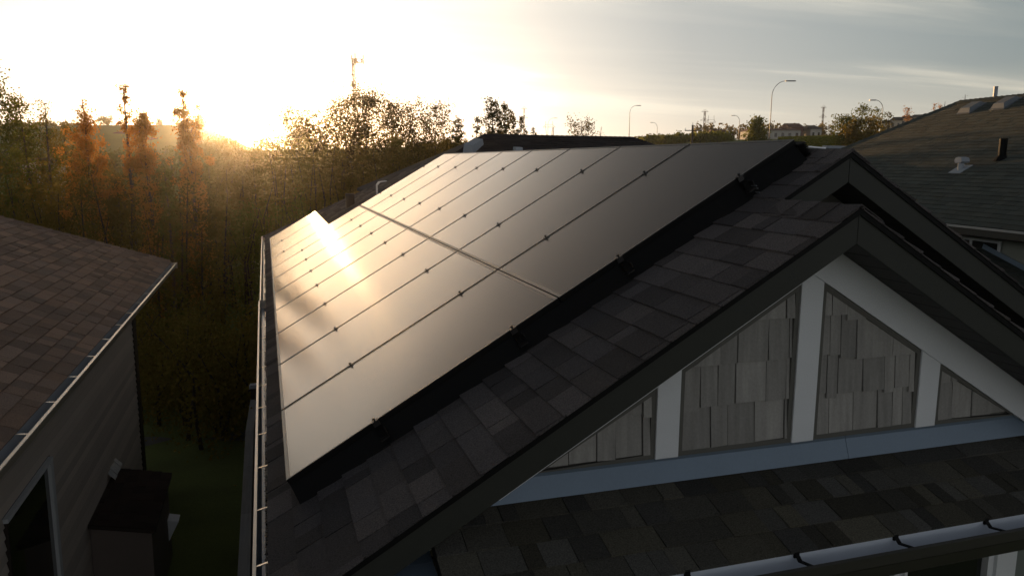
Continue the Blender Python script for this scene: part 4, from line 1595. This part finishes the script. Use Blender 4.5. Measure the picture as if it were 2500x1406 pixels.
def lamp(px, top, d, side, label, r=.09):
    b = base_at(px, d)
    zt = at(px, top, d).z
    h = zt - b.z
    o = empty('street_lamp', b, label, 'street lamp', 'curved arm street lamps along the road')
    arm = h * .17
    pts, rad = [b], [r]
    pts.append(b + Vector((0, 0, h * .5)))
    rad.append(r * .8)
    pts.append(b + Vector((0, 0, h * .80)))
    rad.append(r * .65)
    for k in range(1, 8):
        th = k / 7 * math.pi / 2
        pts.append(b + rt * side * arm * (1 - math.cos(th)) + Vector((0, 0, h * .80 + h * .195 * math.sin(th))))
        rad.append(r * .55)
    e = pts[-1] + rt * side * arm * .35
    MB().tube(pts, rad, 6).build('pole', POLE, o, smooth=True)
    m = MB()
    m.obox(e, rt, rt.cross(Vector((0, 0, 1))), Vector((0, 0, 1)), arm * .75, .32, .14)
    m.build('luminaire', POLE, o)
    MB().tube([b, b + Vector((0, 0, .5))], r * 1.8, 8).build('base', PATHM, o)


lamp(1877, 200, 105, 1, 'tallest curved street lamp, standing just left of the dark ridge', .075)
lamp(1535, 259, 170, 1, 'curved street lamp rising at the right end of the rear roof', .085)
lamp(1337, 289, 260, 1, 'small hazy curved street lamp above the middle of the rear roof', .10)
lamp(1603, 300, 230, -1, 'curved street lamp bending left, right of the yellow sign', .10)
lamp(1802, 283, 190, -1, 'curved street lamp bending left in front of the yellow green tree', .095)
lamp(2148, 246, 120, -1, 'curved street lamp bending left behind the grove on the bank', .085)


def utility_pole(px, top, d, label, crossarm):
    b = base_at(px, d)
    zt = at(px, top, d).z
    o = empty('utility_pole', b, label, 'utility pole')
    MB().tube([b, b.lerp(Vector((b.x, b.y, zt)), 1)], [.20, .14], 8).build('pole', WOODP, o)
    if crossarm:
        z = zt - .75
        c = MB()
        c.obox(Vector((b.x, b.y - .18, z)), rt, rt.cross(Vector((0, 0, 1))), Vector((0, 0, 1)), 2.3, .10, .12)
        c.build('crossarm', WOODP, o)
        for s in (-1.08, 1.0, 0):
            q = Vector((b.x, b.y - .18, z)) + rt * s
            if s == 0:
                q = Vector((b.x, b.y, zt))
            MB().tube([q + Vector((0, 0, .055)), q + Vector((0, 0, .34))], [.05, .03], 6).build('insulator', VENT, o)
    return o


utility_pole(1689, 306, 105, 'dark wooden utility pole with a crossarm beyond the panels', True)
utility_pole(1709, 316, 150, 'thin bare pole right of the crossarm utility pole', False)
utility_pole(1350, 312, 250, 'thin bare pole right of the small hazy lamp', False)


def pylon(px, top, d, kind, wpx, label):
    b = base_at(px, d)
    zt = at(px, top, d).z
    h = zt - b.z
    o = empty('power_pylon', b, label, 'power pylon', 'lattice power pylons on the skyline')
    w = wpx / FPX * d
    r = .17 * d / 700
    fy = rt.cross(Vector((0, 0, 1))) * -1
    m = MB()

    def P(x, z, y=0):
        return b + rt * x + fy * y + Vector((0, 0, z))
    if kind == 'I':
        bw, tw = w * .42, w * .16
        lv = [0, .25, .45, .62, .76, .88, 1.0]
        prev = None
        for f in lv:
            q = bw + (tw - bw) * min(f / .62, 1)
            cur = [P(-q, h * f, -q), P(q, h * f, -q), P(q, h * f, q), P(-q, h * f, q)]
            if prev:
                for i in range(4):
                    m.tube([prev[i], cur[i]], r, 4, False)
                    m.tube([prev[i], cur[(i + 1) % 4]], r * .6, 4, False)
                    m.tube([prev[(i + 1) % 4], cur[i]], r * .6, 4, False)
            prev = cur
        m.build('lattice_mast', TOWERM, o)
        for f, ww in ((.98, .75), (.80, 1.0), (.62, .95)):
            a = MB()
            a.tube([P(-w * ww, h * f), P(w * ww, h * f)], r * .9, 4)
            a.tube([P(-w * ww, h * f), P(0, h * (f + .05))], r * .6, 4)
            a.tube([P(w * ww, h * f), P(0, h * (f + .05))], r * .6, 4)
            a.build('crossarm', TOWERM, o)
    else:
        for s in (-1, 1):
            for y in (-.3, .3):
                m.tube([P(s * w * .16, 0, y * w), P(s * w * .20, h * .45, y * w * .5), P(s * w * .62, h * .86)], r, 4, False)
            m.tube([P(s * w * .62, h * .86), P(s * w * .55, h)], r, 4, False)
        for f in (.15, .3, .45):
            m.tube([P(-w * .18, h * f), P(w * .18, h * (f + .14))], r * .6, 4, False)
            m.tube([P(w * .18, h * f), P(-w * .18, h * (f + .14))], r * .6, 4, False)
        m.build('lattice_mast', TOWERM, o)
        a = MB()
        a.tube([P(-w, h * .84), P(w, h * .84)], r, 4)
        a.tube([P(-w, h * .84), P(-w * .6, h * .9), P(w * .6, h * .9), P(w, h * .84)], r * .7, 4)
        a.build('crossarm', TOWERM, o)


pylon(1279, 265, 620, 'I', 9, 'hazy lattice pylon behind the dark columnar trees')
pylon(1340, 297, 640, 'V', 15, 'hazy V shaped pylon behind the small curved lamp')
pylon(1717, 272, 600, 'I', 11, 'lattice pylon left of the forked one above the red roofed store')
pylon(1733, 283, 640, 'V', 12, 'forked V shaped pylon overlapping the lattice one above the red roofed store')
pylon(2004, 262, 640, 'I', 9, 'slim hazy pylon right of the tallest street lamp')


def cell_tower():
    d = 100
    b = base_at(876, d)
    zt = at(868, 148, d).z
    h = zt - b.z
    o = empty('cell_tower', b, 'lattice mobile phone mast with panel antennas and round dishes above the wood', 'mast')
    fy = Vector((0, 0, 1)).cross(rt)
    top = at(868, 148, d) - Vector((0, 0, zt)) 
    m = MB()
    off = at(866.5, 148, d) - at(876, 148, d)

    def P(f, a, q):
        return b + off * f + Vector((0, 0, h * f)) + (rt * math.cos(a) + fy * math.sin(a)) * q
    prev = None
    for k in range(29):
        f = k / 28
        q = .33 - .18 * f
        cur = [P(f, a, q) for a in (.5, 2.6, 4.7)]
        if prev:
            for i in range(3):
                m.tube([prev[i], cur[i]], .042, 4, False)
                m.tube([prev[i], cur[(i + 1) % 3]], .028, 4, False)
                m.tube([cur[i], cur[(i + 1) % 3]], .028, 4, False)
        prev = cur
    m.build('lattice_mast', TOWERM, o)
    pt = lambda px, py: at(px, py, d)
    a = MB()
    for p, q in (((857, 145), (886, 145)), ((858, 156), (885, 153)), ((866, 145), (868, 160))):
        a.tube([pt(*p), pt(*q)], .05, 4)
    a.build('platform', TOWERM, o)
    for x, y0, y1, w in ((858.2, 135, 145, .09), (859.8, 147, 157, .14), (866.8, 131, 143, .10), (886.6, 135, 145, .09), (886.8, 147, 157, .10), (883, 145, 149, .16), (883, 150, 153, .14), (868.5, 143, 150, .25), (872, 150, 153, .22), (867, 146, 154, .16)):
        MB().obox((pt(x, y0) + pt(x, y1)) / 2, rt, fy, Vector((0, 0, 1)), w * 1.25, .1, (y1 - y0) / FPX * d).build('antenna', TOWERM, o)
    for x, y, r in ((861.5, 158.5, 2.4), (860, 183, 2.3), (860.3, 200.8, 2.4), (863.2, 209.5, 5.4), (860.8, 222, 2.5)):
        c = pt(x, y)
        rr = r / FPX * d
        g = MB()
        g.tube([c - fy * .0, c - fy * .18], [rr, rr * .96], 14)
        g.tube([c + fy * .0, c + fy * .16], [rr * .6, rr * .2], 10)
        g.tube([c, c + rt * ((874 - x) / FPX * d)], .016, 4)
        g.build('dish', TOWERM, o)


cell_tower()


def road_sign():
    d = 82
    b = base_at(1566, d)
    c = at(1566, 342, d)
    fy = Vector((0, 0, 1)).cross(rt)
    o = empty('road_sign', b, 'yellow diamond road sign with a black double arrow beside the rear roof', 'road sign')
    MB().tube([b, Vector((c.x, c.y, c.z + .1))], .03, 6).build('post', POLE, o)
    s = .33
    Z = Vector((0, 0, 1))
    f = c - fy * .05
    oct_ = [f + rt * (math.cos(a) * s) + Z * (math.sin(a) * s) for a in [k * math.pi / 4 + math.pi / 8 * 0 for k in range(8)]]
    oct_ = [p if i % 2 == 0 else f + (p - f) * .80 for i, p in enumerate(oct_)]
    pl = MB().prism(oct_, fy * .02).build('plate', YEL, o)
    k = MB()
    g = f - fy * .012
    k.prism([g + rt * -.05 + Z * -.03, g + rt * -.05 + Z * .03, g + rt * -.13 + Z * .03, g + rt * -.13 + Z * .08, g + rt * -.22, g + rt * -.13 + Z * -.08, g + rt * -.13 + Z * -.03][::-1], fy * .008)
    k.prism([g + rt * .05 + Z * -.03, g + rt * .05 + Z * .03, g + rt * .13 + Z * .03, g + rt * .13 + Z * .08, g + rt * .22, g + rt * .13 + Z * -.08, g + rt * .13 + Z * -.03], fy * .008)
    k.build('arrow', SIGNB, pl)


road_sign()


def house(px, eave, ridge, d, wpx, wallm, roofm, name, label, cat, depth=9.0, hip=.45, wins=3, turn=0.0, group=None):
    """small building at distance d: eave and ridge pixel rows, width in pixels, long side to the viewer"""
    b = base_at(px, d)
    sc = d / FPX
    we = wpx * sc / 2
    ze, zr_ = at(px, eave, d).z, at(px, ridge, d).z
    ct, st = math.cos(turn), math.sin(turn)
    fx = rt * ct + Vector((0, 0, 1)).cross(rt) * st
    fy = Vector((0, 0, 1)).cross(fx)
    Z = Vector((0, 0, 1))
    o = empty(name, b, label, cat, group)
    P = lambda x, y, z: Vector((b.x, b.y, 0)) + fx * x + fy * y + Z * z
    w = MB()
    zb = min(b.z, ze - 2) - 1.5
    w.prism([P(-we, 0, zb), P(we, 0, zb), P(we, depth, zb), P(-we, depth, zb)], (0, 0, ze - zb))
    w.build('wall', wallm, o)
    ov = .4
    r = MB()
    h = we * hip if hip > 0 else -ov
    A, B, C, D = P(-we - ov, -ov, ze), P(we + ov, -ov, ze), P(we + ov, depth + ov, ze), P(-we - ov, depth + ov, ze)
    E, F = P(-we + h, depth / 2, zr_), P(we - h, depth / 2, zr_)
    r.add([A, B, C, D, E, F], [(0, 1, 5, 4), (2, 3, 4, 5), (1, 2, 5), (3, 0, 4), (3, 2, 1, 0)])
    r.build('roof', roofm, o)
    for i in range(wins):
        x = -we + 2 * we * (i + .5) / wins
        hh = max((ze - b.z) * .28, .8)
        zc = ze - hh * 1.1
        win = MB().prism([P(x - we / wins * .38, -.03, zc - hh / 2), P(x + we / wins * .38, -.03, zc - hh / 2), P(x + we / wins * .38, -.03, zc + hh / 2), P(x - we / wins * .38, -.03, zc + hh / 2)], fy * .02).build('window', WIN, o)
    return o, P, we, ze


o, P, we, ze = house(1762, 330, 315, 175, 46, BRICK, REDR, 'store', 'dark red roofed store with a small white sign, left of the yellow green tree', 'store', hip=.25, wins=2)
sg = MB()
Zv = Vector((0, 0, 1))
fyv = Vector((0, 0, 1)).cross(rt)
cs = at(1771, 327.5, 174.2)
ringp = [cs + rt * (math.cos(a) * .26) + Zv * (math.sin(a) * .26) for a in [k * math.pi / 5 for k in range(11)]]
sg.tube(ringp, .07, 5, False)
for k in range(3):
    sg.obox(cs + rt * (.55 + k * .33) + Zv * (.02 * k), rt, fyv, Zv, .26, .05, .36)
sg.build('shop_sign', WHITE, o)
gb = MB().prism([P(.3, -.35, ze - .1), P(2.2, -.35, ze - .1), P(1.25, -.35, ze + 1.1)], fyv * 1.2)
gb.build('gable', PALEW, o)
house(1715, 338, 333, 165, 14, CREAM, DARKR, 'shed', 'tiny pale shed left of the red roofed store', 'shed', depth=3, hip=.1, wins=1)
house(1892, 319, 313, 185, 120, PALEW, REDR, 'long_store', 'long pale store with a flat red trimmed roof behind the tallest street lamp', 'store', hip=.04, wins=7)
house(1943, 312, 300, 215, 30, BRICK, REDR, 'red_house', 'red brown gabled house on the rise right of the tallest street lamp', 'house', hip=0.0, wins=2)
house(1990, 316, 305, 215, 26, PALEW, DARKR, 'grey_house', 'pale house with a dark roof left of the grove on the bank', 'house', hip=.2, wins=2)
rowl = ['leftmost of the sunlit row houses on the hill', 'second sunlit row house, behind a bare poplar', 'third sunlit row house from the left',
        'fourth sunlit row house from the left', 'fifth sunlit row house, near the large hip roof', 'sunlit row house furthest right, above the hip roof edge']
for i, (px, ev, rd, d, w) in enumerate(((2158, 301, 293, 225, 24), (2182, 295, 285, 225, 24), (2207, 291, 282, 225, 26), (2234, 287, 279, 228, 26), (2258, 283, 276, 230, 24), (2282, 280, 273, 232, 24))):
    house(px, ev, rd, d, w, CREAM, DARKR, 'row_house', 'cream house with a dark roof, ' + rowl[i], 'house', depth=8, hip=.3, wins=2, group='sunlit row houses on the hill', turn=-.5)
house(292, 335, 318, 150, 88, BRICK, REDR, 'red_roofed_house', 'large dark red roofed house on the left hill behind the orange poplars', 'house', hip=.5, wins=3)
house(330, 350, 334, 140, 44, BRICK, REDR, 'red_gabled_house', 'smaller red gabled house below the large one on the left hill', 'house', hip=0.0, wins=1)
house(75, 398, 385, 62, 50, PALEW, SHB, 'garden_shed', 'low grey roofed shed glimpsed through the trees at the far left', 'shed', depth=4, hip=.1, wins=1)


def car():
    d = 150
    b = base_at(1698, d)
    z = at(1698, 347, d).z
    b.z = max(z, b.z)
    o = empty('parked_car', b, 'tiny white car beside the foot of the crossarm utility pole', 'car')
    fy = Vector((0, 0, 1)).cross(rt)
    Z = Vector((0, 0, 1))
    pr = [(-2.1, .3), (2.1, .3), (2.1, .75), (1.2, .9), (.6, 1.4), (-1.0, 1.42), (-1.7, .95), (-2.1, .85)]
    MB().prism([b + rt * x + Z * z_ for x, z_ in pr], fy * 1.7).build('body', CARW, o)
    MB().prism([b - fy * .01 + rt * x + Z * z_ for x, z_ in [(-1.5, .95), (1.0, .95), (.52, 1.33), (-.95, 1.34)]], fy * 1.72).build('window', WIN, o)
    for x in (-1.3, 1.3):
        for y in (-.02, 1.5):
            c = b + rt * x + fy * y + Z * .32
            MB().tube([c, c + fy * .2], .32, 12).build('wheel', TYRE, o)


car()

FAR = [
    (1826, 297, 118, 22, 'bush', LY, 'yellow green bushy tree in front of the long pale store', 2600, .16, .03),
    (2072, 266, 112, 20, 'aspen', LY, 'tallest pale green tree of the grove on the bank', 1500, .12, .15),
    (2105, 272, 112, 14, 'aspen', LY, 'narrow pale green tree beside the tallest one of the grove on the bank', 1000, .12, .15),
    (2030, 292, 108, 24, 'bush', LY, 'round yellow green bush at the left end of the grove on the bank', 2200, .14, .03),
    (2062, 300, 105, 26, 'bush', LO, 'olive brown bush in the middle of the grove on the bank', 2200, .14, .03),
    (2102, 296, 105, 28, 'bush', LO, 'wide olive bush right of the middle of the grove on the bank', 2200, .14, .03),
    (2137, 278, 108, 12, 'aspen', LO, 'thin tree beside the lamp behind the grove on the bank', 500, .11, .2),
    (2178, 271, 160, 10, 'poplar', LP, 'bare reddish poplar in front of the row houses', 350, .12, .1),
    (2241, 259, 190, 5, 'poplar', LP, 'first thin reddish poplar at the right end of the row houses', 160, .12, .1),
    (2252, 261, 190, 6, 'poplar', LP, 'second thin reddish poplar at the right end of the row houses', 160, .12, .1),
    (2264, 250, 70, 7, 'bare', LO, 'twiggy bare sapling left of the hip roof ridge', 60, .05, .4),
    (2307, 233, 60, 14, 'bare', LO, 'taller twiggy bare sapling rising behind the hip of the right roof', 110, .04, .4),
    (288, 294, 190, 12, 'round', LD, 'small round tree on the left hill crest', 700, .22, .1),
    (380, 278, 200, 9, 'spruce', LS, 'tall dark spruce on the left hill crest', 700, .2, .02),
    (415, 294, 200, 7, 'spruce', LS, 'smaller dark spruce on the left hill crest', 450, .2, .02),
    (447, 296, 200, 9, 'bare', LO, 'bare tree on the left hill crest beside the rightmost orange poplar', 60, .2, .2),
    (510, 288, 160, 16, 'round', LO, 'round tree on the crest right of the rightmost orange poplar', 1100, .18, .05),
]
for (px, top, d, hw, kind, lm, lab, n, lf, low) in FAR:
    make_tree(px, top, d, hw, kind, lm, lab, n, lf, low, bark=BARKD, group='trees on the far banks and hills',
              name={'bush': 'bush', 'spruce': 'spruce_tree', 'poplar': 'poplar_tree'}.get(kind, 'tree'), cat='bush' if kind == 'bush' else 'tree')

def bank_grass():
    n = 60000
    px = rng.uniform(1900, 2140, n)
    d = rng.uniform(84, 152, n)
    pts = []
    for a, b in zip(px, d):
        p = at(a, 360, b)
        pts.append((p.x, p.y, ground(p.x, p.y) + rng.uniform(0, .25)))
    V, Q = leaf_quads(np.array(pts), .22)
    o = npmesh('bank_grass', V, Q, LY, kind='stuff')
    tag(o, 'sunlit yellow green grass on the bank beyond the dark ridge', 'grass')


bank_grass()
thicket('far_wood', 'belt of yellow green woodland along the road beyond the rear roof',
        [(px, 336 - 8 * math.sin((px - 1560) / 200 * 1.6) + 4 * math.sin(px * .2), 150 + 10 * math.sin(px * .3), 14) for px in range(1556, 1750, 12)], LY, 12000, .24)
thicket('far_wood', 'dark line of trees on the rise behind the stores',
        [(px, 303 + 4 * math.sin(px * .11), 240, 12) for px in range(1690, 2010, 14)], LO, 9000, .34)
thicket('far_wood', 'low hazy wood on the slope left of the columnar trees',
        [(px, 345 + 5 * math.sin(px * .09), 140, 22) for px in range(1040, 1330, 20)], LD, 9000, .22)
thicket('far_wood', 'scattered dark trees along the foot of the left hill',
        [(px, 360 + 8 * math.sin(px * .09), 100, 22) for px in range(-10, 560, 20)], LG, 16000, .16)
thicket('far_wood', 'fine dark treeline on the left hill crest',
        [(px, 304 + 3 * math.sin(px * .19), 225, 10) for px in list(range(-10, 250, 14)) + list(range(490, 530, 14))], LO, 7000, .26)


# ------------------------------------------------------------------ added haze volume, standing in for lens flare round the sun
def build_haze(density, g):
    m = bpy.data.materials.new('flare_haze')
    m.use_nodes = True
    t = m.node_tree
    t.nodes.clear()
    v = N(t, 'ShaderNodeVolumePrincipled')
    v.inputs['Color'].default_value = (0.95, 0.93, 0.90, 1)
    v.inputs['Density'].default_value = density
    v.inputs['Anisotropy'].default_value = g
    o = N(t, 'ShaderNodeOutputMaterial')
    t.links.new(v.outputs[0], o.inputs['Volume'])
    h = MB().box((-1560, -1560, -14), (1560, 1560, 52)).build('haze', m, kind='stuff')
    tag(h, 'thin haze added over the whole place to give the flare round the sun', 'haze')


build_haze(0.00034, 0.92)
